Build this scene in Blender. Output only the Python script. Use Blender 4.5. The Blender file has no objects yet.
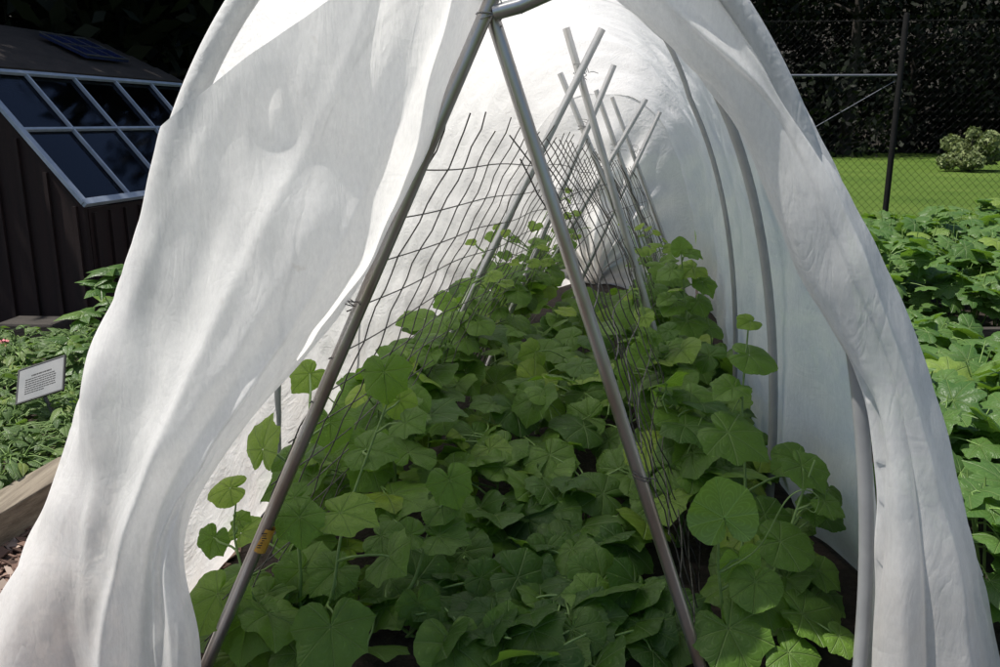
import bpy, math, random
import numpy as np
from mathutils import Vector
R = math.radians
random.seed(7); rng = np.random.default_rng(7)
S = bpy.context.scene
COL = S.collection

# ------------------------------------------------------------------ camera, world, sun, exposure
CAMZ, PITCH, FPX = 1.5, R(14.0), 850.0
cd = bpy.data.cameras.new('camera'); cam = bpy.data.objects.new('camera', cd); COL.objects.link(cam)
cam.location = (0, 0, CAMZ); cam.rotation_euler = (R(90) - PITCH, 0, 0)
cd.sensor_width = 36; cd.lens = 36 * FPX / 1000.0; cd.clip_start = 0.05; cd.clip_end = 600
S.camera = cam
SUN_EL, SUN_AZ = R(64), R(-97)          # azimuth from +Y, negative = to the left
w = bpy.data.worlds.new('World'); S.world = w; w.use_nodes = True
nt = w.node_tree; bg = nt.nodes['Background']; sky = nt.nodes.new('ShaderNodeTexSky')
sky.sky_type = 'NISHITA'; sky.sun_disc = False; sky.sun_elevation = SUN_EL; sky.sun_rotation = SUN_AZ
sky.air_density = 1.0; sky.dust_density = 2.0; sky.ozone_density = 1.0
nt.links.new(sky.outputs[0], bg.inputs[0]); bg.inputs[1].default_value = 0.085
ld = bpy.data.lights.new('sun', 'SUN'); ld.energy = 4.3; ld.angle = R(0.5); ld.color = (1, 0.95, 0.88)
so = bpy.data.objects.new('sun', ld); COL.objects.link(so)
sd = Vector((math.sin(SUN_AZ) * math.cos(SUN_EL), math.cos(SUN_AZ) * math.cos(SUN_EL), math.sin(SUN_EL)))
so.rotation_euler = sd.to_track_quat('Z', 'Y').to_euler(); so.location = (-4, 6, 12)
vs = S.view_settings; vs.view_transform = 'Standard'; vs.look = 'None'; vs.gamma = 1; vs.use_curve_mapping = False
vs.exposure = 0.5
S.cycles.use_denoising = True
S.cycles.max_bounces = 8; S.cycles.diffuse_bounces = 5; S.cycles.transmission_bounces = 6
S.cycles.transparent_max_bounces = 16; S.cycles.glossy_bounces = 3
S.cycles.caustics_reflective = False; S.cycles.caustics_refractive = False

# ------------------------------------------------------------------ helpers
def pix(x, y, D):
    """world point at distance D (world Y) on the sight line of photograph pixel x, y"""
    u = (x - 500) / FPX; v = (333.5 - y) / FPX
    fy = math.cos(PITCH) + v * math.sin(PITCH); fz = -math.sin(PITCH) + v * math.cos(PITCH)
    return np.array([u * D / fy, D, CAMZ + fz * D / fy])

def nrm(a):
    a = np.asarray(a, float); return a / (np.linalg.norm(a) + 1e-12)

class MB:
    def __init__(s): s.v = []; s.f = []; s.uv = []; s.c = []; s.n = 0
    def add(s, v, f, uv=None, c=0.5):
        v = np.asarray(v, float); f = np.asarray(f, int)
        s.v.append(v); s.f.append(f + s.n); s.n += len(v)
        s.uv.append(np.zeros((len(v), 2)) if uv is None else np.asarray(uv, float))
        s.c.append(np.full(len(v), c) if np.isscalar(c) else np.asarray(c, float))
        return s
    def tube(s, pts, rad, sides=8, caps=True, c=0.5):
        P = np.asarray(pts, float); n = len(P)
        rad = np.full(n, rad) if np.isscalar(rad) else np.asarray(rad, float)
        T = np.gradient(P, axis=0); T /= np.linalg.norm(T, axis=1)[:, None] + 1e-12
        a = np.array([0, 0, 1.0]) if abs(T[0][2]) < .9 else np.array([1.0, 0, 0])
        X = nrm(np.cross(T[0], a)); vs = []
        th = np.arange(sides) * 2 * math.pi / sides
        for i in range(n):
            X = nrm(X - T[i] * np.dot(X, T[i])); Y = np.cross(T[i], X)
            vs.append(P[i] + rad[i] * (np.cos(th)[:, None] * X + np.sin(th)[:, None] * Y))
        V = np.concatenate(vs); k = np.arange(sides); k2 = (k + 1) % sides; F = []
        for i in range(n - 1):
            F.append(np.stack([i * sides + k, i * sides + k2, (i + 1) * sides + k2, (i + 1) * sides + k], 1))
        F = np.concatenate(F)
        uv = np.stack([np.tile(k / sides, n), np.repeat(np.arange(n) / max(1, n - 1), sides)], 1)
        s.add(V, F, uv, c)
        if caps:
            for i0, cen in ((0, P[0]), ((n - 1) * sides, P[-1])):
                ring = V[i0:i0 + sides]
                vv = np.concatenate([ring, [cen]])
                ff = np.stack([k, k2, np.full(sides, sides), np.full(sides, sides)], 1)
                s.add(vv, ff[:, :3] if False else ff, None, c)
        return s
    def box(s, c, size, rot=None, val=0.5):
        h = np.array(size, float) / 2
        v = np.array([[x, y, z] for x in (-1, 1) for y in (-1, 1) for z in (-1, 1)], float) * h
        if rot is not None: v = v @ np.asarray(rot, float).T
        f = np.array([[0, 1, 3, 2], [4, 6, 7, 5], [0, 4, 5, 1], [2, 3, 7, 6], [0, 2, 6, 4], [1, 5, 7, 3]])
        return s.add(v + np.asarray(c, float), f, None, val)
    def build(s, name, mat, parent=None, smooth=True, bevel=0):
        V = np.concatenate(s.v); F = np.concatenate(s.f); UV = np.concatenate(s.uv); C = np.concatenate(s.c)
        faces = []
        for q in F.tolist():
            faces.append(q[:3] if q[3] == q[2] else q)
        me = bpy.data.meshes.new(name); me.from_pydata(V.tolist(), [], faces)
        li = np.empty(len(me.loops), int); me.loops.foreach_get('vertex_index', li)
        ul = me.uv_layers.new(name='UVMap'); ul.data.foreach_set('uv', UV[li].ravel())
        at = me.attributes.new('var', 'FLOAT', 'POINT'); at.data.foreach_set('value', C)
        me.materials.append(mat)
        if smooth: me.polygons.foreach_set('use_smooth', np.ones(len(me.polygons), bool))
        me.update(); me.validate()
        o = bpy.data.objects.new(name, me); COL.objects.link(o)
        if parent is not None:
            o.parent = parent; o.matrix_parent_inverse.identity()
            # geometry is given in world space; bring it into the parent's frame
            loc = Vector(parent['_loc']) if '_loc' in parent else Vector((0, 0, 0))
            me.transform(__import__('mathutils').Matrix.Translation(-loc))
            o['_loc'] = list(loc)
        if bevel:
            b = o.modifiers.new('bevel', 'BEVEL'); b.width = bevel; b.segments = 2; b.limit_method = 'ANGLE'
        return o

def empty(name, loc, label, cat, group=None):
    o = bpy.data.objects.new(name, None); COL.objects.link(o); o.location = [float(a) for a in loc]
    o.empty_display_size = .1; o['_loc'] = [float(a) for a in loc]
    return tag(o, label, cat, group)
def tag(o, label=None, cat=None, group=None, kind=None):
    if label: o['label'] = label
    if cat: o['category'] = cat
    if group: o['group'] = group
    if kind: o['kind'] = kind
    return o
def structure(o): o['kind'] = 'structure'; return o

def catmull(P, n):
    P = np.asarray(P, float); m = len(P); t = np.linspace(0, m - 1, n); out = []
    for a in t:
        i = min(int(a), m - 2); f = a - i
        p0 = P[max(i - 1, 0)]; p1 = P[i]; p2 = P[i + 1]; p3 = P[min(i + 2, m - 1)]
        if i == 0: p0 = 2 * p1 - p2
        if i == m - 2: p3 = 2 * p2 - p1
        out.append(.5 * ((2 * p1) + (-p0 + p2) * f + (2 * p0 - 5 * p1 + 4 * p2 - p3) * f * f + (-p0 + 3 * p1 - 3 * p2 + p3) * f ** 3))
    return np.array(out)

_ph = rng.uniform(0, 6.28, (40, 3)); _fr = rng.normal(0, 1, (40, 3))
def snoise(P, scale, k0=0, k=8):
    """smooth pseudo noise in about -1..1 at points P"""
    P = np.asarray(P, float) / scale; out = np.zeros(P.shape[:-1])
    for i in range(k0, k0 + k):
        d = _fr[i % 40] * 2.2
        out += np.sin(P @ d + _ph[i % 40, 0] + 1.3 * np.sin(P @ _fr[(i + 7) % 40] + _ph[i % 40, 1]))
    return out / math.sqrt(k)

# ------------------------------------------------------------------ materials
def mat(name):
    m = bpy.data.materials.new(name); m.use_nodes = True; t = m.node_tree; t.nodes.clear()
    out = t.nodes.new('ShaderNodeOutputMaterial'); return m, t, out
def N(t, typ, **kw):
    n = t.nodes.new('ShaderNode' + typ)
    for k, v in kw.items():
        if hasattr(n, k): setattr(n, k, v)
        else: n.inputs[k.replace('_', ' ')].default_value = v
    return n
def L(t, a, b): t.links.new(a, b)
def mth(t, op, a, b=None, clamp=False):
    n = t.nodes.new('ShaderNodeMath'); n.operation = op; n.use_clamp = clamp
    for i, q in enumerate((a, b)):
        if q is None: continue
        if isinstance(q, (int, float)): n.inputs[i].default_value = q
        else: t.links.new(q, n.inputs[i])
    return n.outputs[0]
def ramp(t, fac, stops):
    n = t.nodes.new('ShaderNodeValToRGB'); e = n.color_ramp.elements
    while len(e) < len(stops): e.new(0.5)
    for q, (p, c) in zip(e, stops): q.position = p; q.color = (*c, 1) if len(c) == 3 else c
    if fac is not None: t.links.new(fac, n.inputs[0])
    return n.outputs[0]
def noise(t, scale, detail=4, rough=.55, vec=None, dist=0):
    n = N(t, 'TexNoise'); n.inputs['Scale'].default_value = scale; n.inputs['Detail'].default_value = detail
    n.inputs['Roughness'].default_value = rough; n.inputs['Distortion'].default_value = dist
    if vec is not None: t.links.new(vec, n.inputs['Vector'])
    return n.outputs['Fac']
def coord(t): return N(t, 'NewGeometry').outputs['Position']
def mapping(t, vec, scale=(1, 1, 1), rot=(0, 0, 0)):
    n = N(t, 'Mapping'); n.inputs['Scale'].default_value = scale; n.inputs['Rotation'].default_value = rot
    t.links.new(vec, n.inputs['Vector']); return n.outputs[0]
def bump(t, h, strength, dist=.01, nrmal=None):
    n = N(t, 'Bump'); n.inputs['Strength'].default_value = strength; n.inputs['Distance'].default_value = dist
    t.links.new(h, n.inputs['Height'])
    if nrmal is not None: t.links.new(nrmal, n.inputs['Normal'])
    return n.outputs[0]
def mixc(t, fac, a, b, mode='MIX'):
    n = t.nodes.new('ShaderNodeMix'); n.data_type = 'RGBA'; n.blend_type = mode
    for sock, q in ((n.inputs[0], fac), (n.inputs[6], a), (n.inputs[7], b)):
        if isinstance(q, (int, float)): sock.default_value = q
        elif isinstance(q, tuple): sock.default_value = (*q, 1)
        else: t.links.new(q, sock)
    return n.outputs[2]

def simple(name, stops, scale, rough=.6, metal=0, bstr=.3, bscale=None, bdist=.005, stretch=(1, 1, 1), spec=.5, detail=5):
    m, t, out = mat(name); p = mapping(t, coord(t), stretch)
    n1 = noise(t, scale, detail, .6, p)
    b = N(t, 'BsdfPrincipled'); L(t, ramp(t, n1, stops), b.inputs['Base Color'])
    b.inputs['Roughness'].default_value = rough; b.inputs['Metallic'].default_value = metal
    b.inputs['Specular IOR Level'].default_value = spec
    if bstr: L(t, bump(t, noise(t, bscale or scale * 3, 5, .6, p), bstr, bdist), b.inputs['Normal'])
    L(t, b.outputs[0], out.inputs[0]); return m

def fabric_material():
    m, t, out = mat('woven row cover'); p = coord(t)
    # soiled hem and scattered smudges
    sep = N(t, 'SeparateXYZ'); L(t, p, sep.inputs[0])
    low = mth(t, 'SUBTRACT', 1.0, mth(t, 'DIVIDE', sep.outputs[2], 0.8), True)
    dirt = mth(t, 'MULTIPLY', ramp(t, noise(t, 2.6, 5, .6, p), [(.42, (0, 0, 0)), (.72, (1, 1, 1))]), mth(t, 'MULTIPLY', low, .5))
    spots = ramp(t, noise(t, 17, 3, .5, p), [(.70, (0, 0, 0)), (.80, (1, 1, 1))])
    spots = mth(t, 'MULTIPLY', spots, ramp(t, noise(t, 1.7, 2, .5, p), [(.5, (0, 0, 0)), (.62, (.35, .35, .35))]))
    fib = mth(t, 'ADD', mth(t, 'MULTIPLY', noise(t, 130, 3, .75, mapping(t, p, (1, 1, .3))), .6), mth(t, 'MULTIPLY', noise(t, 16, 5, .65, mapping(t, p, (1, 1, .6))), .4))
    base = mixc(t, ramp(t, fib, [(.35, (0, 0, 0)), (.65, (1, 1, 1))]), (.82, .82, .82), (.95, .95, .94))
    base = mixc(t, dirt, base, (.62, .52, .42)); base = mixc(t, spots, base, (.45, .36, .27))
    # crumpled creases: folds of noise, sharp where the noise crosses its middle
    amt = N(t, 'Attribute'); amt.attribute_name = 'var'
    def crease(sc, st, ds): return mth(t, 'POWER', mth(t, 'ABSOLUTE', mth(t, 'SUBTRACT', noise(t, sc, 3, .55, mapping(t, p, st), ds), .5)), .75)
    c1 = crease(7, (1, .6, 1.5), 1.2); c2 = crease(19, (1, .8, 1.2), .8); c3 = crease(4, (1.3, 1, .5), .6); c4 = crease(9, (1.6, 1, .35), 1.6)
    h = mth(t, 'ADD', mth(t, 'MULTIPLY', mth(t, 'ADD', c1, mth(t, 'MULTIPLY', c2, .45)), mth(t, 'MULTIPLY', amt.outputs['Fac'], 1.5)), mth(t, 'ADD', mth(t, 'MULTIPLY', c3, .75), mth(t, 'MULTIPLY', c4, .45)))
    nb = bump(t, h, .55, .012)
    nb = bump(t, fib, .10, .002, nb)
    d = N(t, 'BsdfDiffuse'); tr = N(t, 'BsdfTranslucent'); tp = N(t, 'BsdfTransparent')
    L(t, base, d.inputs['Color']); L(t, base, tr.inputs['Color']); L(t, nb, d.inputs['Normal']); L(t, nb, tr.inputs['Normal'])
    mx = N(t, 'MixShader'); mx.inputs[0].default_value = .58; L(t, d.outputs[0], mx.inputs[1]); L(t, tr.outputs[0], mx.inputs[2])
    m2 = N(t, 'MixShader'); m2.inputs[0].default_value = .06; L(t, mx.outputs[0], m2.inputs[1]); L(t, tp.outputs[0], m2.inputs[2])
    L(t, m2.outputs[0], out.inputs[0]); return m

def leaf_material(name, dark, light, under, vein=(.26, .37, .13), vstep=47.5, trans=.34, tcol=(.16, .33, .03), gloss=.5):
    m, t, out = mat(name)
    uv = N(t, 'UVMap'); sep = N(t, 'SeparateXYZ'); L(t, uv.outputs[0], sep.inputs[0])
    a = mth(t, 'ARCTAN2', sep.outputs[1], sep.outputs[0])
    ln = N(t, 'VectorMath'); ln.operation = 'LENGTH'; L(t, uv.outputs[0], ln.inputs[0]); r = ln.outputs['Value']
    s1 = mth(t, 'ABSOLUTE', mth(t, 'SINE', mth(t, 'MULTIPLY', a, 180 / vstep)))
    dv = mth(t, 'MULTIPLY', s1, r)
    main = mth(t, 'SUBTRACT', 1.0, mth(t, 'DIVIDE', dv, .09), True)
    # side veins climb away from each main vein
    ph = mth(t, 'ADD', mth(t, 'MULTIPLY', r, 19.0), mth(t, 'MULTIPLY', s1, -7.5))
    side = mth(t, 'POWER', mth(t, 'ABSOLUTE', mth(t, 'SINE', ph)), 12.0)
    side = mth(t, 'MULTIPLY', side, .20)
    veins = mth(t, 'MAXIMUM', main, side)
    var = N(t, 'Attribute'); var.attribute_name = 'var'
    p = coord(t)
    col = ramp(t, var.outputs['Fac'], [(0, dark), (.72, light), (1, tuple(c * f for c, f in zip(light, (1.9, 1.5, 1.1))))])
    blot = noise(t, 30, 4, .6, p)
    col = mixc(t, mth(t, 'MULTIPLY', blot, .7), col, tuple(c * .6 for c in dark))
    spots = ramp(t, noise(t, 70, 2, .5, p), [(.68, (0, 0, 0)), (.76, (.5, .5, .5))])
    col = mixc(t, spots, col, tuple(c * 1.7 for c in light))
    col = mixc(t, mth(t, 'MULTIPLY', veins, .6), col, vein)
    g = N(t, 'NewGeometry')
    col = mixc(t, g.outputs['Backfacing'], col, mixc(t, mth(t, 'MULTIPLY', mth(t, 'MAXIMUM', main, mth(t, 'MULTIPLY', side, 1.5)), .9, True), under, tuple(c * 2.6 for c in under)))
    puck = noise(t, 55, 3, .5, p)
    h = mth(t, 'ADD', mth(t, 'MULTIPLY', veins, -1.0), mth(t, 'MULTIPLY', puck, .9))
    nb = bump(t, h, .7, .005)
    b = N(t, 'BsdfPrincipled'); L(t, col, b.inputs['Base Color']); b.inputs['Roughness'].default_value = gloss
    b.inputs['Specular IOR Level'].default_value = .36; L(t, nb, b.inputs['Normal'])
    tr = N(t, 'BsdfTranslucent'); L(t, mixc(t, mth(t, 'MULTIPLY', veins, .4), tcol, tuple(c * .5 for c in tcol)), tr.inputs['Color']); L(t, nb, tr.inputs['Normal'])
    mx = N(t, 'MixShader'); mx.inputs[0].default_value = trans; L(t, b.outputs[0], mx.inputs[1]); L(t, tr.outputs[0], mx.inputs[2])
    L(t, mx.outputs[0], out.inputs[0]); return m

def canopy_material(name, a, b_, trans=.2, tcol=(.06, .12, .02)):
    m, t, out = mat(name); var = N(t, 'Attribute'); var.attribute_name = 'var'
    b = N(t, 'BsdfPrincipled'); L(t, ramp(t, var.outputs['Fac'], [(0, a), (1, b_)]), b.inputs['Base Color']); b.inputs['Roughness'].default_value = .6
    b.inputs['Specular IOR Level'].default_value = .2
    tr = N(t, 'BsdfTranslucent'); tr.inputs['Color'].default_value = (*tcol, 1)
    mx = N(t, 'MixShader'); mx.inputs[0].default_value = trans; L(t, b.outputs[0], mx.inputs[1]); L(t, tr.outputs[0], mx.inputs[2])
    L(t, mx.outputs[0], out.inputs[0]); return m

def glass_material():
    m, t, out = mat('thin glass'); gl = N(t, 'BsdfGlossy'); gl.inputs['Roughness'].default_value = .06
    gl.inputs['Color'].default_value = (.75, .82, 1, 1)
    tp = N(t, 'BsdfTransparent'); tp.inputs['Color'].default_value = (.55, .6, .72, 1)
    fr = N(t, 'Fresnel'); fr.inputs['IOR'].default_value = 1.5
    mx = N(t, 'MixShader'); L(t, mth(t, 'MULTIPLY', fr.outputs[0], .7, True), mx.inputs[0]); L(t, tp.outputs[0], mx.inputs[1]); L(t, gl.outputs[0], mx.inputs[2])
    L(t, mx.outputs[0], out.inputs[0]); return m

def lawn_material():
    m, t, out = mat('mown lawn'); p = coord(t)
    n1 = noise(t, .5, 4, .6, p); n2 = noise(t, 9, 6, .75, p); n3 = noise(t, 45, 3, .7, p)
    f = mth(t, 'ADD', mth(t, 'MULTIPLY', n1, .35), mth(t, 'ADD', mth(t, 'MULTIPLY', n2, .4), mth(t, 'MULTIPLY', n3, .25)))
    b = N(t, 'BsdfPrincipled'); L(t, ramp(t, f, [(.36, (.036, .075, .010)), (.5, (.074, .128, .018)), (.63, (.125, .178, .036))]), b.inputs['Base Color'])
    b.inputs['Roughness'].default_value = .8; b.inputs['Specular IOR Level'].default_value = .15
    L(t, bump(t, n3, .8, .03), b.inputs['Normal']); L(t, b.outputs[0], out.inputs[0]); return m

M_FAB = fabric_material()
M_STEEL = simple('galvanised pipe', [(.3, (.42, .43, .44)), (.55, (.56, .56, .56)), (.75, (.52, .49, .46))], 14, .34, .8, .12, 60, .002, (1, 1, .3))
M_RUST = simple('weathered pipe', [(.3, (.50, .50, .51)), (.52, (.46, .42, .39)), (.75, (.34, .26, .21))], 9, .32, .85, .15, 60, .002, (1, 1, .3))
M_PVC = simple('grey conduit', [(.3, (.27, .28, .29)), (.7, (.36, .37, .38))], 6, .36, 0, .08, 40, .002)
M_WIRE = simple('rusted wire', [(.3, (.06, .055, .05)), (.6, (.13, .12, .11)), (.8, (.17, .12, .09))], 20, .5, .5, 0)
M_WIREL = simple('zinc wire', [(.3, (.22, .22, .22)), (.7, (.42, .42, .42))], 20, .4, .7, 0)
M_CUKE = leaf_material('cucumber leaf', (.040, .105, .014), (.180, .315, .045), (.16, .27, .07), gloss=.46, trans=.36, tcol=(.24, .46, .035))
M_STEM = simple('vine stem', [(.3, (.12, .21, .05)), (.7, (.20, .31, .09))], 25, .5, 0, .2, 90, .002)
M_SQ = leaf_material('squash leaf', (.052, .125, .026), (.125, .225, .055), (.17, .25, .12), vstep=44, trans=.28, tcol=(.22, .42, .03), gloss=.42)
M_BED = leaf_material('bedding leaf', (.055, .11, .035), (.14, .22, .075), (.16, .23, .1), vstep=60, trans=.28, tcol=(.2, .36, .04), gloss=.45)
M_SHRUBLEAF = leaf_material('glossy shrub leaf', (.05, .11, .03), (.10, .20, .05), (.15, .23, .09), vstep=60, trans=.3, tcol=(.2, .38, .03), gloss=.38)
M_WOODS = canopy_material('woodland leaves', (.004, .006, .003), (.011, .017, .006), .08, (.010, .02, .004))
M_BUSH = canopy_material('pale bush leaves', (.09, .13, .05), (.24, .28, .12), .25, (.16, .2, .05))
M_BARK = simple('bark', [(.3, (.015, .012, .010)), (.7, (.04, .032, .026))], 6, .9, 0, .8, 12, .03, (1, 1, .2))
M_SOIL = simple('garden soil', [(.3, (.012, .008, .006)), (.55, (.028, .019, .013)), (.8, (.06, .042, .03))], 14, .95, 0, 1, 40, .02)
M_LAWN = lawn_material()
M_MULCH = simple('mulch floor', [(.3, (.05, .03, .022)), (.55, (.13, .085, .065)), (.75, (.26, .19, .15))], 30, .9, 0, 1, 50, .02)
M_TIMBER = simple('weathered timber', [(.25, (.085, .068, .05)), (.5, (.19, .16, .12)), (.75, (.27, .235, .18))], 7, .85, 0, .7, 24, .006, (6, .35, 6))
M_DARKWOOD = simple('dark board', [(.3, (.018, .015, .012)), (.7, (.05, .042, .035))], 6, .85, 0, .5, 24, .006, (1, 5, 5))
M_SHEDWALL = simple('red painted boards', [(.3, (.008, .0018, .0016)), (.7, (.016, .0036, .003))], 5, .8, 0, .4, 30, .004, (6, 6, .5))
M_ROOF = simple('brown roof boards', [(.3, (.02, .015, .012)), (.7, (.045, .034, .028))], 5, .85, 0, .4, 30, .004, (1, 1, 4))
M_FRAME = simple('painted glazing bars', [(.3, (.25, .30, .38)), (.7, (.36, .41, .49))], 9, .5, 0, .1, 40, .002)
M_GLASS = glass_material()
M_PV = simple('solar cell', [(.3, (.012, .018, .06)), (.7, (.02, .03, .10))], 9, .2, 0, 0)
M_POST = simple('black fence post', [(.3, (.006, .006, .006)), (.7, (.012, .012, .012))], 12, .8, 0, .1, spec=.15)
M_LINK = simple('black vinyl wire', [(.3, (.010, .010, .010)), (.7, (.022, .022, .022))], 12, .9, 0, 0, spec=.05)
M_RAIL = simple('grey rail', [(.3, (.09, .095, .12)), (.7, (.15, .16, .19))], 12, .6, .2, 0)
M_SIGN = simple('sign plate', [(.3, (.19, .20, .20)), (.7, (.25, .25, .245))], 8, .4, 0, .05)
M_INK = simple('dark ink', [(.3, (.02, .02, .02)), (.7, (.04, .04, .04))], 20, .6, 0, 0)
M_YELLOW = simple('yellow sticker', [(.3, (.55, .27, .03)), (.7, (.70, .40, .06))], 30, .5, 0, 0)
M_PINK = simple('pink petal', [(.3, (.55, .12, .17)), (.7, (.75, .28, .32))], 40, .6, 0, .2)
M_GREYBOX = simple('grey plastic', [(.3, (.04, .04, .04)), (.7, (.07, .07, .068))], 9, .6, 0, .1)
M_CLAY = simple('pale pot', [(.3, (.45, .42, .38)), (.7, (.58, .55, .5))], 9, .7, 0, .1)
chipm, ct, co = mat('wood chips'); cv = N(ct, 'Attribute'); cv.attribute_name = 'var'
cb = N(ct, 'BsdfPrincipled'); cb.inputs['Roughness'].default_value = .85
L(ct, ramp(ct, cv.outputs['Fac'], [(0, (.055, .03, .022)), (.45, (.16, .095, .07)), (.8, (.33, .24, .19)), (1, (.52, .43, .36))]), cb.inputs['Base Color']); L(ct, cb.outputs[0], co.inputs[0])

# ------------------------------------------------------------------ leaf templates
def leaf_template(kind, nr, nt_, seed):
    g = np.random.default_rng(seed)
    if kind == 'cuke':
        A = [0, 9, 20, 34, 47, 60, 78, 97, 112, 132, 150, 163, 173, 180]
        Rr = [1.02, .93, .84, .80, .90, .79, .74, .82, .71, .68, .63, .50, .28, .10]; ser = .017; ns = 24
    elif kind == 'round':
        A = [0, 12, 30, 46, 62, 85, 108, 134, 154, 167, 175, 180]
        Rr = [1.0, .95, .86, .86, .82, .80, .78, .74, .66, .50, .26, .10]; ser = .012; ns = 26
    elif kind == 'squash':
        A = [0, 14, 27, 44, 58, 68, 88, 104, 120, 136, 152, 166, 174, 180]
        Rr = [1.0, .86, .68, .95, .84, .68, .90, .74, .68, .76, .66, .5, .3, .10]; ser = .03; ns = 20
    else:   # ovate
        A = [0, 8, 18, 30, 45, 65, 90, 120, 150, 180]
        Rr = [1.0, .84, .66, .53, .43, .34, .27, .21, .17, .15]; ser = .008; ns = 30
    th = np.linspace(-180, 180, nt_ + 1); aa = np.abs(th)
    r = np.interp(aa, A, Rr) * (1 + ser * np.sin(np.radians(th) * ns) + .035 * np.sin(np.radians(th) * 3 + g.uniform(0, 6)) + .02 * np.sin(np.radians(th) * 5 + g.uniform(0, 6)))
    f = np.array([0.02] + [((i + 1) / nr) ** .85 for i in range(nr)])
    P = []; UVs = []
    fold = g.uniform(.02, .30); droop = g.uniform(.08, .5); curl = g.uniform(-.02, .30); wav = g.uniform(.012, .05)
    p1, p2 = g.uniform(0, 6, 2)
    step = 44 if kind == 'squash' else 47.5
    for q in f:
        rr = q * r; t = np.radians(th)
        x = rr * np.cos(t); y = rr * np.sin(t)
        z = -droop * .5 * (x.clip(0) ** 2) + fold * np.abs(y) - curl * y * y - .10 * (q ** 3)
        if kind != 'ovate':
            z = z + .055 * q * (1 - .35 * q) * np.abs(np.sin(t * 180 / step)) + wav * q ** 3 * np.sin(t * 4 + p1) + .5 * wav * q ** 4 * np.sin(t * 9 + p2)
        else:
            z = z + wav * .5 * q ** 2 * np.sin(x * 9 + p1)
        P.append(np.stack([x, y, z], 1)); UVs.append(np.stack([x, y], 1))
    P = np.concatenate(P); UVs = np.concatenate(UVs); n = nt_ + 1; F = []
    k = np.arange(nt_)
    for i in range(nr):
        F.append(np.stack([i * n + k, (i + 1) * n + k, (i + 1) * n + k + 1, i * n + k + 1], 1))
    return P, np.concatenate(F), UVs
T_CUKE = [leaf_template('round' if i % 5 < 2 else 'cuke', 6, 60, 10 + i) for i in range(10)]
T_CUKE_LO = [leaf_template('round' if i % 5 < 2 else 'cuke', 4, 32, 40 + i) for i in range(10)]
T_SQ = [leaf_template('squash', 4, 42, 60 + i) for i in range(7)]
T_OV = [leaf_template('ovate', 3, 20, 80 + i) for i in range(6)]

def put_leaf(mb, tmpl, pos, tipdir, normal, size, val):
    """leaf with its stalk joint at pos, tip along tipdir, upper face along normal"""
    n = nrm(normal); x = np.asarray(tipdir, float); x = nrm(x - n * np.dot(x, n)); y = np.cross(n, x)
    P, F, UV = tmpl
    V = size * (P[:, :1] * x + P[:, 1:2] * y + P[:, 2:] * n) + np.asarray(pos)
    mb.add(V, F, UV, val)
def stalk(mb, a, b, r0=.004, r1=.003, bow=.05, n=7, sides=6):
    a = np.asarray(a, float); b = np.asarray(b, float); t = np.linspace(0, 1, n)[:, None]
    P = a + (b - a) * t; P[:, 2] += (bow * np.sin(t * math.pi))[:, 0]
    P += .012 * np.sin(t * 5 + random.random() * 6) * np.array([random.uniform(-1, 1), random.uniform(-1, 1), 0]) * np.sin(t * math.pi)
    mb.tube(P, np.linspace(r0, r1, n), sides, False)

# ------------------------------------------------------------------ the ground
def sheet(name, pts, z, m, sub=1):
    mb = MB(); P = [(x, y, z) for x, y in pts]
    mb.add(P, [[0, 1, 2, 3]]); return structure(mb.build(name, m, None, False))
sheet('lawn', [(-250, -120), (250, -120), (250, 400), (-250, 400)], 0, M_LAWN)
sheet('garden_soil', [(-9, -4), (8, -4), (8, 8.7), (-9, 8.7)], .004, M_SOIL)
sheet('mulch_path', [(-1.95, -3), (-1.05, -3), (-.92, 5), (-1.7, 5)], .008, M_MULCH)
# loose chips on the path
mb = MB()
for i in range(5200):
    x = random.uniform(-1.95, -.95); y = random.uniform(1.6, 4.6); a = random.uniform(0, 6.28)
    l = random.choice([.012, .018, .026, .036]) * random.uniform(.7, 1.3); wd = l * random.uniform(.3, .75)
    ca, sa = math.cos(a), math.sin(a); tx, ty = random.gauss(0, .3), random.gauss(0, .3)
    q = [(-l, -wd), (l * random.uniform(.7, 1), -wd), (l, wd * random.uniform(.5, 1)), (-l * random.uniform(.6, 1), wd)]
    z = .014 + random.random() * .018
    top = [(x + ca * u - sa * v, y + sa * u + ca * v, z + tx * u + ty * v) for u, v in q]
    bot = [(p[0], p[1], p[2] - .005) for p in top]
    mb.add(top + bot, [[0, 1, 2, 3], [4, 7, 6, 5], [0, 4, 5, 1], [1, 5, 6, 2], [2, 6, 7, 3], [3, 7, 4, 0]], None, min(1, max(0, random.gauss(.5, .28))))
tag(mb.build('wood_chips', chipm, None, False), 'pale and brown wood chips strewn over the path', 'wood chips', None, 'stuff')

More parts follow.
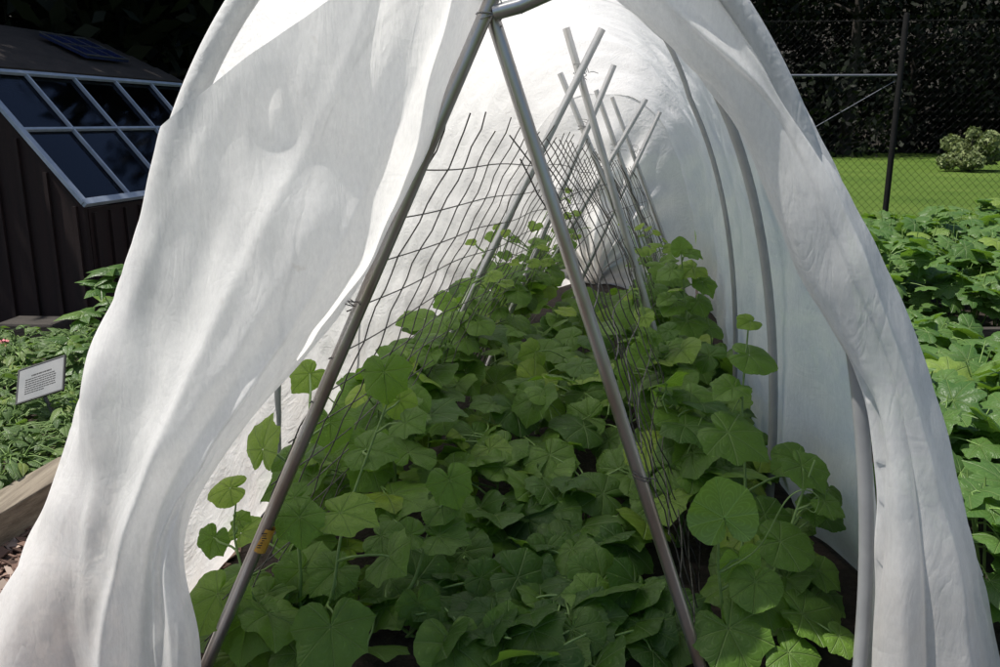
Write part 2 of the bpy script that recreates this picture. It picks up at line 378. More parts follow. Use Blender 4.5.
# ------------------------------------------------------------------ the tunnel: hoops and cover
HD = [1.95, 3.0, 3.95]
def cx(D): return float(np.interp(D, [0, 1.95, 3, 3.95, 5, 6.1, 7.2], [-.25, 0, .12, .235, .40, .62, .88]))
def nright(D): return float(np.interp(D, [1.9, 2.9], [2.08, 2.35]))
def prof(s, a=.95, b=2.04, D=3.0):
    """s 0..1 from left foot over the top to right foot"""
    t = math.pi * (1 - s); c, q = math.cos(t), math.sin(t)
    n = 2.35 if c < 0 else nright(D)
    return np.array([a * math.copysign(abs(c) ** (2 / n), c), b * abs(q) ** (2 / n)])
def smid(s):  # even spacing helper: push samples away from the crowded top
    return s
hoop_labels = ['nearest grey conduit hoop at the open mouth of the tunnel', 'thick grey hoop standing just inside the right wall of the tunnel',
               'third hoop from the mouth, a thin dark curve on the right wall']
for i, D in enumerate(HD):
    P = []
    for s in np.linspace(0, 1, 61):
        k = (.0, float(np.interp(s, [.60, .70], [.02, -.035])), float(np.interp(s, [.62, .72], [.05, -.035])), .05)[i]
        q = prof(s, .945 + k, 2.03 + k, D)
        P.append((cx(D) + q[0], D, q[1] - .01))
    P[0] = (P[0][0], D, -.05); P[-1] = (P[-1][0], D, -.05)
    o = MB().tube(P, (.018, .0165, .0115)[i], 16).build('tunnel_hoop', M_PVC)
    tag(o, hoop_labels[i], 'hoop', 'conduit hoops carrying the row cover')

def grid_faces(nu, nv):
    i = np.arange(nu - 1)[:, None] * nv + np.arange(nv - 1)[None]; i = i.ravel()
    return np.stack([i, i + nv, i + nv + 1, i + 1], 1)
cover = empty('row_cover', (cx(1.95), 1.95, 0), 'translucent white row cover draped over hoops with its front flaps pulled apart', 'row cover')
nt_, ns_ = 150, 170
Pm = np.zeros((nt_, ns_, 3)); cr = np.zeros((nt_, ns_))
Dend = 6.85
for i, t in enumerate(np.linspace(0, 1, nt_)):
    D = 1.975 + (Dend - 1.975) * max(0, (i - 4) / (nt_ - 5))
    KD = HD + [5.0, 6.0, 6.9]; k = np.searchsorted(KD, D) - 1; k = min(max(k, 0), len(KD) - 2); f = (D - KD[k]) / (KD[k + 1] - KD[k]); f = min(max(f, 0), 1)
    sag = .03 * math.sin(f * math.pi) ** 1.5
    for j, s in enumerate(np.linspace(0, 1, ns_)):
        r0 = float(np.interp(D, [1.97, 2.2], [0, 1]))
        q = prof(s, .938 + .02 * r0, 2.02 + .02 * r0, D)
        nx, nz = nrm([q[0] / .965 ** 2, q[1] / 2.055 ** 2])
        side = abs(s - .5) * 2
        g = sag * (1 - .5 * side)
        x, z = q[0] - nx * g, q[1] - nz * g
        tp = 1 - .16 * float(np.interp(D, [6.1, 6.35, 6.6, 6.85], [0, .2, .6, 1])); x *= tp; z *= tp
        flare = max(0, .28 - z); x += math.copysign(flare * flare * 1.2, x)
        if i < 7:   # the hem rolls round the mouth hoop, except low on the right where the hoop is bare
            wr = float(np.interp(s, [.80, .87], [1, 0])); dD, dr = ((.0, -.030), (-.026, -.024), (-.036, -.006), (-.032, .012), (-.01, .026), (.012, .024), (.03, .02))[i]
            Dw = (1.95 + dD) * wr + (1.972 + .004 * i) * (1 - wr); rr = dr * wr - .007 * (1 - wr)
            q = prof(s, .945 + rr, 2.03 + rr, 1.95); x, z, D_ = q[0], q[1], Dw
        else:
            D_ = D
            if s > .78: x += .13 * math.sin(math.pi * min(1, max(0, (D - 1.97) / .9))) ** .7 * float(np.interp(z, [0, .5, 1.3], [1, 1, 0]))
        Pm[i, j] = (cx(D) + x, D_, max(z, .012))
        cr[i, j] = .75 if s < .5 else .3 + .4 * t
ww = np.clip((Pm[..., 1] - 2.0) / .25, 0, 1)
nn = ww * (snoise(Pm, .55, 0, 8) * .014 + snoise(Pm * np.array([1, 1, 1.8]), .22, 9, 8) * .007 + snoise(Pm * np.array([1, 2.2, .5]), .2, 20, 6) * .006)
cen = np.array([[cx(p[1]), p[1], .6] for p in Pm.reshape(-1, 3)]).reshape(Pm.shape)
out = Pm - cen; out[..., 1] = 0; out /= np.linalg.norm(out, axis=2)[..., None]
Pm = Pm + out * nn[..., None]
Pm[..., 2] = np.maximum(Pm[..., 2], .010)
UVm = np.stack(np.meshgrid(np.linspace(0, 1, nt_), np.linspace(0, 1, ns_), indexing='ij'), -1).reshape(-1, 2)
MB().add(Pm.reshape(-1, 3), grid_faces(nt_, ns_), UVm, cr.ravel()).build('cover_sheet', M_FAB, cover)
# closed back end, gathered in upright folds
nu, nv = 120, 60; Pb = np.zeros((nu, nv, 3)); edge = []
for i, s in enumerate(np.linspace(0, 1, nu)):
    q = prof(s, .965 * .835, 2.055 * .835)
    for j, f in enumerate(np.linspace(0, 1, nv)):
        c0 = np.array([cx(6.85) + .12, .0]); e = np.array([cx(Dend) + q[0], q[1]])
        a = np.array([e[0] * (1 - f) + c0[0] * f, e[1] * (1 - f)])
        a[1] = max(a[1], .01)
        Pb[i, j] = (a[0], Dend - .01 + 1.6 * f * (1 - .2 * f) + .13 * f * math.sin(s * 40 + 2 * math.sin(s * 9) + 3 * f) + .03 * f * math.sin(s * 95 + 7 * f), a[1])
Pb[..., 1] += .05 * snoise(Pb, .22, 4, 8) * np.linspace(0, 1, nv).clip(0, .3)[None, :] / .3
MB().add(Pb.reshape(-1, 3), grid_faces(nu, nv), None, .6).build('end_sheet', M_FAB, cover)

def cloth(name, lines, nu, nv, disp, crinkle, parent, name_side):
    """lines: flow lines of control points (world); rows interpolate along, columns across"""
    A = np.array([catmull(l, nv) for l in lines]); G = np.zeros((nu, nv, 3))
    for j in range(nv): G[:, j] = catmull(A[:, j], nu)
    du = np.gradient(G, axis=0); dv = np.gradient(G, axis=1)
    n = np.cross(du, dv); n /= np.linalg.norm(n, axis=2)[..., None] + 1e-9
    n *= np.where(n[..., 1:2] > 0, -1, 1)        # towards the open front
    U, V = np.meshgrid(np.linspace(0, 1, nu), np.linspace(0, 1, nv), indexing='ij')
    fadeU = np.clip((.93 - U) / .10, 0, 1) if name_side == 'left' else np.clip((U - .10) / .10, 0, 1)
    G = G + n * (disp(U, V, G) * fadeU)[..., None]
    G[..., 2] = np.maximum(G[..., 2], .012 + .004 * np.sin(U * 40))
    uv = np.stack([U, V], -1).reshape(-1, 2)
    return MB().add(G.reshape(-1, 3), grid_faces(nu, nv), uv, crinkle).build(name, M_FAB, parent)

def ridge(x, c, w_):  # soft sharp-topped crease
    return np.exp(1 - np.sqrt(1 + ((x - c) / w_) ** 2 * 2.2))
def bell(x, c, w_): return np.exp(-((x - c) / w_) ** 2)
# left flap: pulled out and down to the left like a stage curtain
def pl(pts): return [pix(*p) for p in pts]
L_lines = [
    pl([(178, 128, 1.97), (166, 190, 1.99), (122, 330, 2.02), (80, 470, 2.03), (22, 605, 1.97), (-40, 745, 1.90)]),
    pl([(164, 124, 1.90), (150, 185, 1.91), (104, 330, 1.93), (60, 470, 1.94), (2, 600, 1.88), (-60, 745, 1.80)]),
    pl([(240, 64, 1.875), (212, 165, 1.88), (160, 320, 1.885), (104, 480, 1.84), (40, 620, 1.80), (10, 765, 1.76)]),
    pl([(332, -2, 1.86), (290, 130, 1.86), (215, 310, 1.85), (140, 490, 1.80), (90, 630, 1.77), (70, 768, 1.74)]),
    pl([(400, -40, 1.86), (352, 130, 1.86), (276, 315, 1.835), (164, 502, 1.80), (128, 640, 1.76), (120, 768, 1.74)]),
    pl([(456, -40, 1.91), (402, 140, 1.90), (312, 325, 1.87), (178, 495, 1.815), (160, 640, 1.76), (160, 768, 1.74)]),
    pl([(494, -30, 2.07), (432, 150, 2.06), (341, 312, 1.98), (187, 500, 1.84), (184, 640, 1.76), (192, 768, 1.74)]),
    pl([(505, -30, 2.12), (428, 160, 2.14), (318, 330, 2.10), (192, 512, 1.89), (200, 645, 1.78), (208, 768, 1.75)]),
]
def dispL(U, V, G):
    d = np.zeros_like(U)
    w = U + .10 * np.sin(V * 3.2)
    fan = .35 + .9 * V
    for c, wd, a in ((.30, .035, .020), (.43, .05, -.016), (.545, .03, .026), (.66, .045, -.018), (.74, .022, .018), (.84, .03, .014)):
        d += a * ridge(w, c, wd) * np.minimum(1, fan)
    d += .020 * ridge(U, .60 - .40 * (V - .25), .05) * bell(V, .46, .30)
    d += .030 * ridge(U, .22 + .5 * (V - .5), .028) * bell(V, .52, .09)
    d += .022 * ridge(U, .34 + .6 * (V - .70), .035) * bell(V, .70, .14)
    d += .006 * np.sin(U * 17 - 7 * V + 1.5 * np.sin(V * 5)) * (.3 + V)
    d += .0025 * np.sin(U * 41 + 9 * V + 2 * np.sin(U * 9)) * np.clip(V - .1, 0, 1)
    d += .028 * np.sin(U * 22 + 3 * V) * np.clip(V - .55, 0, 1) * 1.4
    d *= np.clip(.45 + 1.4 * (V - .1), .45, 1)
    d += .008 * snoise(G, .22, 2, 8) + .004 * snoise(G * np.array([1.6, 1, .6]), .09, 12, 8)
    return d
cloth('front_flap', L_lines, 150, 170, dispL, .16, cover, 'left')
# right flap: folded back over the mouth hoop and hanging down outside it
R_lines = [
    pl([(575, -40, 2.14), (700, 60, 2.16), (752, 140, 2.18), (806, 275, 2.16), (856, 372, 2.10), (880, 440, 2.03), (884, 540, 1.99), (878, 720, 1.96)]),
    pl([(592, -28, 2.02), (690, 66, 2.01), (744, 138, 2.00), (800, 270, 1.97), (852, 362, 1.93), (876, 428, 1.90), (880, 530, 1.87), (872, 740, 1.83)]),
    pl([(640, -40, 1.96), (728, 60, 1.93), (790, 150, 1.90), (850, 285, 1.86), (885, 375, 1.84), (902, 450, 1.82), (912, 550, 1.80), (915, 750, 1.77)]),
    pl([(690, -40, 1.95), (764, 70, 1.92), (830, 180, 1.89), (884, 310, 1.85), (914, 400, 1.83), (934, 480, 1.81), (948, 580, 1.80), (960, 752, 1.77)]),
    pl([(735, -8, 1.97), (800, 108, 1.95), (848, 190, 1.94), (905, 310, 1.93), (938, 400, 1.92), (962, 490, 1.90), (984, 580, 1.88), (1015, 735, 1.83)]),
    pl([(722, -4, 2.05), (786, 110, 2.04), (834, 195, 2.04), (890, 315, 2.03), (922, 405, 2.02), (946, 490, 2.00), (968, 580, 1.98), (998, 730, 1.93)]),
]
def dispR(U, V, G):
    d = np.zeros_like(U); w = U + .05 * np.sin(V * 4)
    for c, wd, a in ((.33, .05, .012), (.47, .035, -.016), (.60, .03, .022), (.72, .045, -.012)):
        d += a * ridge(w, c, wd) * (.25 + V)
    d += .02 * np.sin(U * 19 + 2 * V) * np.clip(V - .5, 0, 1)
    d += .030 * ridge(U, .42 + .8 * (V - .12), .03) * bell(V, .12, .06)
    d += .007 * snoise(G, .25, 5, 8) + .003 * snoise(G * np.array([1.6, 1, .6]), .09, 17, 8)
    return d
cloth('front_flap', R_lines, 130, 150, dispR, .10, cover, 'right')

# ------------------------------------------------------------------ A-frames of pipe
def frame(lt, lb, rt, rb, rad, label, cross, m1=M_STEEL, m2=M_STEEL, extra=False):
    base = ((lb[0] + rb[0]) / 2, lb[1], 0)
    o = empty('pole_frame', base, label, 'trellis frame', 'A-shaped pipe frames down the tunnel')
    for a, b, mm in ((lt, lb, m1), (rt, rb, m2)):
        a = np.array(a); b = np.array(b)
        P = [a + (b - a) * f for f in np.linspace(0, 1, 9)]
        MB().tube(P, rad, 14).build('pole', mm, o)
    c = np.array(cross); ring = []
    for i in range(36):
        th = i * 6.283 / 12
        ring.append(c + np.array([rad * 1.7 * math.cos(th), rad * 2.1 * math.sin(th), .018 * math.sin(th * .5) + .0015 * (i - 18)]))
    ring += [c + np.array([rad * 2 + .01 * k, -rad * 2, .004 * math.sin(k)]) for k in range(5)]
    MB().tube(ring, .0016, 5).build('wire_tie', M_WIREL, o)
    return o
def ground_on(a, b):  # extend the line a->b to just below the ground
    a = np.array(a); b = np.array(b); f = (a[2] + .05) / (a[2] - b[2]); return a + (b - a) * f
lt, lk = pix(495, -8, 2.02), pix(207, 664, 1.98); rt, rk = pix(489, 6, 2.05), pix(700, 665, 2.02)
A1 = frame(lt, ground_on(lt, lk), rt, ground_on(rt, rk), .0172, 'nearest and largest pipe A-frame at the tunnel mouth with a yellow sticker', pix(489, 14, 2.03), M_RUST, M_RUST)
def along(a, b, f): return np.array(a) + (np.array(b) - np.array(a)) * f
q0 = pix(269, 527, 1.99); q1 = pix(259, 550, 1.985)
MB().tube([q0, along(q0, q1, .5), q1], .0178, 14, False).build('sticker', M_YELLOW, A1)
mk = MB()
for k in range(7):
    a = along(q0, q1, .15 + .1 * k); mk.box(a + np.array([random.uniform(-.006, .004), -.0180, 0]), (random.uniform(.006, .014), .0012, .0022))
mk.build('sticker_print', M_INK, A1)
MB().tube([pix(494, 13, 2.01), pix(520, 6, 2.0), pix(560, -12, 1.98)], .0165, 12).build('brace', M_STEEL, A1)
for (px, py, D) in ((347, 305, 2.0), (641, 480, 2.02)):
    c = pix(px, py, D); MB().tube([c + np.array([.021 * math.cos(t), .021 * math.sin(t), .0015 * t - .01 * math.cos(t)]) for t in np.linspace(0, 12, 30)] + [c + np.array([.03, -.02, .012]), c + np.array([.036, -.02, .004])], .0016, 5).build('wire_tie', M_WIRE, A1)
FR = [
    ((602, 29, 3.70), (425, 385, 3.70), (566, 28, 3.76), (648, 310, 3.76), (580, 73, 3.73), .0165, 'second pipe A-frame with the tallest crossed tops behind the front one'),
    ((614, 65, 4.75), (533, 258, 4.75), (560, 73, 4.80), (606, 186, 4.80), (583, 126, 4.77), .0165, 'third pipe A-frame in the middle of the tunnel'),
    ((646, 99, 5.60), (587, 200, 5.60), (596, 90, 5.65), (636, 204, 5.65), (615, 150, 5.62), .0165, 'fourth pipe A-frame leaning towards the back of the tunnel'),
    ((660, 112, 6.40), (600, 240, 6.40), (612, 97, 6.45), (650, 200, 6.45), (634, 150, 6.42), .0155, 'last pipe A-frame close to the back end of the tunnel'),
]
for l_t, l_k, r_t, r_k, c, rad, lab in FR:
    l_t, l_k, r_t, r_k, c = (pix(*q) for q in (l_t, l_k, r_t, r_k, c))
    frame(l_t, ground_on(l_t, l_k), r_t, ground_on(r_t, r_k), rad, lab, c)

# ------------------------------------------------------------------ wire mesh hung on the frames
legL = [(2.0, lt, lk)] + [(f[0][2], pix(*f[0]), pix(*f[1])) for f in FR]
legR = [(2.03, rt, rk)] + [(f[2][2], pix(*f[2]), pix(*f[3])) for f in FR]
def leg_x(legs, D, z):
    xs = []
    for d, a, b in legs:
        f = (a[2] - z) / (a[2] - b[2]); xs.append(a[0] + (b[0] - a[0]) * f)
    k = np.polyfit([l[0] for l in legs], xs, 1, w=[6, 2, 1, 1, 1]); return float(k[0] * D + k[1])
def wire_panel(name, legs, side, top, label, m, step_d, step_z, d0, d1):
    def P(D, z):
        z = z * float(np.interp(D, [2, 3.7, 6.5], [1, .95, .78]))
        x = leg_x(legs, D, min(z, 1.50))
        k = max(0, z / top - .62)
        x += -side * (k * k * (.22 if side < 0 else .55)) + side * .022 + .005 * math.sin(z * 13 + D * 4.1) * (1 if side < 0 else 1.3) + .004 * math.sin(z * 41 + D * 9)
        x += -side * (.018 if side < 0 else .03) * math.sin(z / top * 3.0) * math.sin((D - d0) * 3.0) ** 2
        return np.array([x, D + .012 * math.sin(z * 6 + D * 3) + (.011 * math.sin(z * 17 + D) if side < 0 else .016 * math.sin(z * 15 + D)), z + .006 * math.sin(D * 5)])
    mb = MB(); D = d0
    while D < d1:
        t1 = top + random.uniform(.02, .10)
        mb.tube([P(D, z) for z in np.linspace(.03, t1, 34)], .0021, 5, False); D += step_d * random.uniform(.9, 1.1)
    z = .05
    while z <= top:
        mb.tube([P(D_, z) for D_ in np.linspace(d0 - .03, d1, 90)], .0019, 5, False); z += step_z
    return tag(mb.build(name, m), label, 'wire mesh', 'wire mesh panels tied along the trellis')
wire_panel('wire_mesh', legL, -1, 1.46, 'dark open wire mesh sloping along the left poles of the trellis', M_WIRE, .155, .112, 2.03, 6.6)
wire_panel('wire_mesh', legR, 1, 1.40, 'bent wire mesh bunched along the right poles of the trellis', M_WIRE, .15, .125, 2.10, 6.6)

# ------------------------------------------------------------------ cucumber plants
class Plant:
    def __init__(s, base, label):
        s.base = np.array(base, float); s.label = label; s.fol = MB(); s.st = MB(); s.stems = []; s.ten = MB()
    def vine(s, pts, r0=.006):
        P = catmull(pts, 8 * len(pts)); s.stems.append(P); s.st.tube(P, np.linspace(r0, r0 * .5, len(P)), 7, False)
    def node(s, p):
        best = None
        for P in s.stems:
            # prefer a node below the leaf
            d = np.linalg.norm((P - p) * np.array([1, 1, .8]), axis=1) + .8 * np.clip(P[:, 2] - p[2] + .03, 0, 1)
            i = int(d.argmin())
            if best is None or d[i] < best[0]: best = (d[i], P[i])
        return best[1]
    def leaf(s, pos, tip, normal, size, val, hi=True):
        s.fol_leaf(pos, tip, normal, size, val, hi)
    def fol_leaf(s, pos, tip, normal, size, val, hi):
        T = T_CUKE if hi else T_CUKE_LO
        put_leaf(s.fol, T[random.randrange(len(T))], pos, tip, normal, size, val)
        a = s.node(np.asarray(pos)); b = np.asarray(pos) - nrm(normal) * .003
        stalk(s.st, a, b, .0042 if hi else .0032, .0026, min(.018, .08 * np.linalg.norm(a - b)), 7, 6 if hi else 4)
    def done(s, group=None):
        o = empty('cucumber_plant', (s.base[0], s.base[1], 0), s.label, 'cucumber plant', group or 'cucumber plants in the tunnel')
        s.fol.build('foliage', M_CUKE, o); s.st.build('stem', M_STEM, o)
        if s.ten.n: s.ten.build('tendril', M_STEM, o)
        return o
def hero(pl_, px, py, D, size, normal, tip, val):
    """leaf centred near that sight line"""
    n = nrm(normal); t = np.asarray(tip, float); t = nrm(t - n * np.dot(t, n))
    pl_.leaf(pix(px, py, D) - t * size * .25, t, n, size, val)

def canopy_z(q, D, row):
    if row == 0: return float(np.interp(D, [2.2, 2.7, 3.3, 4.2, 5, 6], [.13, .24, .44, .52, .42, .36]))
    if row == 2: return float(np.interp(D, [2.2, 2.8, 3.5, 4.5], [.22, .32, .36, .40]))
    if row < 0: return float(np.interp(D, [2.2, 2.8, 3.5, 4.2, 4.9, 5.6, 6.4], [.42, .55, .66, .68, .72, .60, .48]))
    return float(np.interp(D, [2.2, 2.8, 3.5, 4.2, 5, 5.6, 6.4], [.45, .58, .66, .70, .60, .48, .42]))
def random_plant(x, D, row, label, nleaf, spread, hmul=1.0, zlo=.45, sz=(.09, .148), low=False):
    p = Plant((x, D, 0), label); h = canopy_z(0, D, row) * hmul
    for k in range(3 if row in (0, 2) else 4):
        a = random.uniform(0, 6.28); rr = random.uniform(.3, .9) * spread
        e = np.array([x + rr * math.cos(a), D + rr * math.sin(a) * 1.2, h * random.uniform(.6, .95)])
        if row in (-1, 1) and k < 2:   # climbers follow the sloping mesh
            zt = h * random.uniform(.9, 1.1); lx = leg_x(legL if row < 0 else legR, D, min(zt, 1.3)); e = np.array([lx + .04 * row, D + random.uniform(-.1, .15), zt])
        m_ = (np.array([x, D, 0]) + e) / 2 + np.array([random.uniform(-.05, .05), random.uniform(-.05, .05), .04])
        p.vine([(x + random.uniform(-.02, .02), D, .0), m_, e], .0055)
    hi = D < 3.6
    for k in range(int(nleaf * .78)):
        a = random.uniform(0, 6.28); rr = spread * math.sqrt(random.random())
        lx, ly = x + rr * math.cos(a), D + rr * math.sin(a) * 1.15
        top = canopy_z(0, ly, row) * hmul * (1 - .35 * (rr / spread) ** 2) * random.uniform(.9, 1.08)
        z = top * (zlo + (1 - zlo) * random.random() ** .5)
        if row in (-1, 1) and k % 3 == 0:
            i = random.randrange(2); P = p.stems[i]; b = P[int(random.uniform(.35, 1) * (len(P) - 1))]
            lx, ly, z = b[0] + random.uniform(-.08, .10) + row * .05, b[1] + random.uniform(-.1, .1), b[2] + random.uniform(0, .08)
        s = random.uniform(*sz) * (1 - .25 * (z / max(top, .1) > .97))
        n = np.array([random.gauss(0, .42), random.gauss(-.28, .42), 1.0])
        tip = np.array([random.gauss((row if row < 2 else 0) * .3, .8), random.gauss(-.5, .8), -.15])
        v = min(1, max(0, random.gauss(.16 if row == 0 and D < 2.7 else .42, .28) + .25 * (z / max(top, .1) - .75)))  # shade at the front and lighter canopy tops put into leaf tone
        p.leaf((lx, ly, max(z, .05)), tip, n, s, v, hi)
    if row in (-1, 1) and D > 2.9:     # shoots that climb the wire above the leaf mass
        for k in range(2):
            D2 = D + random.uniform(-.2, .2); zt = min(1.1, h * random.uniform(1.25, 1.6)); legs = legL if row < 0 else legR
            Q = [np.array([leg_x(legs, D2, z) + .025 * row + random.uniform(-.015, .015), D2 + random.uniform(-.03, .03), z]) for z in np.linspace(h * .4, zt, 5)]
            p.vine(Q, .0045); V = p.stems[-1]
            for i in range(5):
                b = V[int((.45 + .55 * i / 4) * (len(V) - 1))]; a = random.uniform(0, 6.28); s = (.085, .075, .062, .05, .034)[i] * random.uniform(.85, 1.15)
                d = np.array([math.cos(a), math.sin(a) * .7 - .3, .25]); p.leaf(b + d * .07, d - np.array([0, 0, .4]), (random.gauss(0, .35), random.gauss(-.4, .3), 1), s, min(1, .5 + .12 * i), hi)
    return p

# front left plant, its big leaves spilling past the first pole
p = Plant((-.60, 2.22, 0), 'cucumber plant with big leaves spilling around the left foot of the nearest A-frame')
p.vine([(-.60, 2.22, 0), pix(300, 560, 2.2), pix(285, 470, 2.22), pix(310, 420, 2.25)], .006)
p.vine([(-.60, 2.22, 0), pix(330, 600, 2.15), pix(345, 520, 2.2), pix(390, 395, 2.3)], .006)
p.vine([(-.60, 2.22, 0), pix(255, 600, 2.15), pix(235, 540, 2.2), pix(236, 500, 2.22)], .005)
p.vine([(-.58, 2.22, 0), pix(400, 600, 2.25), pix(430, 530, 2.3), pix(455, 480, 2.35)], .006)
UPC = (0, -.55, 1)
hero(p, 332, 640, 1.97, .138, (.05, -.95, 1), (.15, -.6, -.5), .55)
hero(p, 350, 515, 2.10, .112, (.0, -.25, 1), (1, -.3, -.05), .82)
hero(p, 212, 604, 2.03, .120, (-.25, -.6, 1), (-.2, -.5, -.4), .78)
hero(p, 264, 440, 2.22, .105, (-.75, -.7, .35), (-.2, .1, 1), .92)  # backlit brightness put into the tone of this plant's palest leaves
hero(p, 224, 490, 2.18, .072, (-.2, -.5, 1), (-1, -.2, -.1), .98)
hero(p, 212, 543, 2.22, .066, (-.2, -.9, .5), (-.3, -.3, -1), .35)
hero(p, 242, 520, 2.24, .040, (0, -.6, 1), (.3, -.3, .4), .8)
hero(p, 300, 525, 2.04, .085, (.2, -.8, .8), (.1, -.4, -1), .5)
hero(p, 288, 500, 2.12, .075, (-.1, -.5, 1), (-.9, -.4, -.1), .45)
hero(p, 385, 380, 2.28, .092, (-.1, -1, .35), (.1, -.1, -1), .45)
hero(p, 402, 405, 2.36, .065, (.2, -.8, .6), (.4, 0, -1), .92)
hero(p, 452, 487, 2.30, .088, (.15, -.9, .6), (.3, -.2, -1), .55)
hero(p, 447, 537, 2.26, .100, (-.1, -.35, 1), (1, -.25, .05), .40)
hero(p, 392, 560, 2.10, .110, (-.75, -.25, .7), (.8, -.2, -.55), .55)
hero(p, 330, 575, 2.20, .10, (.1, -.5, 1), (-.6, -.6, -.2), .5)
hero(p, 262, 600, 2.16, .085, (-.2, -.6, 1), (-.4, -.6, -.2), .5)
hero(p, 305, 378, 2.45, .075, (-.1, -.7, .7), (-.4, -.2, -.4), .9)
hero(p, 330, 430, 2.42, .095, (.2, -.7, .6), (.0, -.2, -1), .45)
hero(p, 372, 450, 2.40, .085, (.3, -.8, .4), (.1, -.2, -1), .35)
hero(p, 420, 610, 2.2, .085, (.2, -.8, .5), (.2, -.3, -1), .4)
hero(p, 290, 660, 1.98, .09, (-.1, -.5, 1), (-.6, -.6, -.2), .4)
for k in range(16):
    q = pix(random.uniform(285, 450), random.uniform(420, 640), random.uniform(2.25, 2.5))
    if q[2] > .06: p.leaf(q, (random.gauss(0, .8), random.gauss(-.5, .6), -.3), (random.gauss(0, .4), -.5, 1), random.uniform(.06, .10), random.uniform(.2, .55))
p.done()
# front right plant
p = Plant((.72, 2.25, 0), 'cucumber plant with a curling tendril beside the right foot of the nearest A-frame')
p.vine([(.55, 2.2, 0), pix(722, 640, 2.12), pix(718, 560, 2.12), pix(722, 500, 2.14)], .0065)
p.vine([(.72, 2.25, 0), pix(775, 570, 2.25), pix(800, 500, 2.3), pix(815, 460, 2.34)], .006)
p.vine([(.70, 2.25, 0), pix(745, 500, 2.42), pix(742, 410, 2.5), pix(748, 330, 2.55)], .0055)
hero(p, 722, 508, 2.08, .118, (.12, 1.0, -.12), (-.25, .1, 1), .75)
hero(p, 738, 438, 2.36, .135, (.1, -.5, 1), (.8, -.6, -.15), .48)
hero(p, 757, 357, 2.52, .095, (.1, -.45, 1), (1, -.3, -.1), .55)
hero(p, 747, 323, 2.55, .050, (.1, -.5, 1), (-.6, -.4, .05), .85)
hero(p, 728, 390, 2.48, .080, (-.1, -.35, 1), (-.8, -.4, -.05), .5)
hero(p, 808, 472, 2.34, .100, (.2, -.5, 1), (.5, -.7, -.1), .5)
hero(p, 790, 462, 2.44, .090, (-.1, -.5, 1), (-.6, -.3, 0), .5)
hero(p, 830, 505, 2.28, .070, (.3, -.5, 1), (.8, -.4, -.2), .55)
hero(p, 772, 520, 2.34, .105, (.1, -.6, 1), (.6, -.5, -.3), .45)
hero(p, 790, 545, 2.20, .110, (.1, -.5, 1), (1, -.3, -.25), .42)
hero(p, 740, 565, 2.14, .085, (-.2, .9, .1), (.3, .2, -1), .7)
hero(p, 735, 640, 2.00, .135, (-.1, -.7, 1), (.3, -.6, -.5), .40)
hero(p, 770, 605, 2.10, .105, (.2, -.6, 1), (.9, -.5, -.3), .45)
hero(p, 812, 620, 2.08, .115, (.35, -.4, 1), (1, -.4, -.3), .48)
hero(p, 755, 590, 2.06, .09, (-.2, -.6, .9), (-.2, -.6, -.5), .55)
hero(p, 825, 575, 2.22, .08, (.3, -.5, 1), (.7, -.5, -.2), .5)
hero(p, 796, 660, 1.98, .10, (.1, -.5, 1), (.5, -.6, -.2), .4)
hero(p, 845, 640, 2.02, .07, (.3, -.5, 1), (.8, -.4, -.2), .65)
for k in range(12):
    q = pix(random.uniform(725, 835), random.uniform(470, 650), random.uniform(2.3, 2.55))
    if q[2] > .06: p.leaf(q, (random.gauss(.3, .8), random.gauss(-.5, .6), -.3), (random.gauss(0, .4), -.5, 1), random.uniform(.06, .10), random.uniform(.2, .5))
tq = catmull([pix(722, 572, 2.11), pix(758, 548, 2.08), pix(785, 502, 2.06), pix(803, 490, 2.06), pix(818, 497, 2.07), pix(815, 512, 2.08), pix(806, 508, 2.08)], 40)
p.ten.tube(tq, np.linspace(.0026, .0012, 40), 6)
p.done()
# tall climber on the right with a small pointed tip leaf
p = Plant((1.0, 3.75, 0), 'tallest cucumber climber with a pointed tip leaf beside the right wall of the tunnel')
p.vine([(.95, 3.75, 0), pix(690, 350, 3.75), pix(684, 290, 3.75), pix(681, 250, 3.75)], .006)
p.vine([(.95, 3.75, 0), pix(712, 360, 3.75), pix(705, 300, 3.8)], .005)
for (x, y, s, v, n, t) in ((681, 246, .062, .5, (0, -1, .5), (0, -.2, 1)), (694, 255, .06, .45, (.1, -.4, 1), (1, -.3, -.1)), (690, 270, .09, .9, (.0, -.5, 1), (-.6, -.5, -.1)),
                           (668, 272, .08, .5, (-.3, -.5, 1), (-1, -.3, -.2)), (706, 285, .085, .35, (.3, -.6, .8), (.5, -.3, -.8)), (700, 305, .09, .35, (.1, -.6, .8), (.2, -.5, -.6)),
                           (672, 305, .095, .65, (-.1, -.5, 1), (-.5, -.6, -.2)), (690, 325, .11, .5, (0, -.5, 1), (.2, -.7, -.2)), (665, 300, .06, .7, (-.2, -.5, 1), (-.8, -.5, 0)),
                           (690, 348, .125, .4, (.1, -.5, 1), (.8, -.6, -.2)), (712, 330, .08, .4, (.3, -.5, 1), (.8, -.5, -.2)), (675, 345, .10, .45, (-.2, -.6, 1), (-.4, -.6, -.4)), (700, 370, .1, .4, (.1, -.6, 1), (.3, -.6, -.4))):
    hero(p, x, y, 3.72 + random.uniform(-.06, .06), s, n, t, v)
p.done()
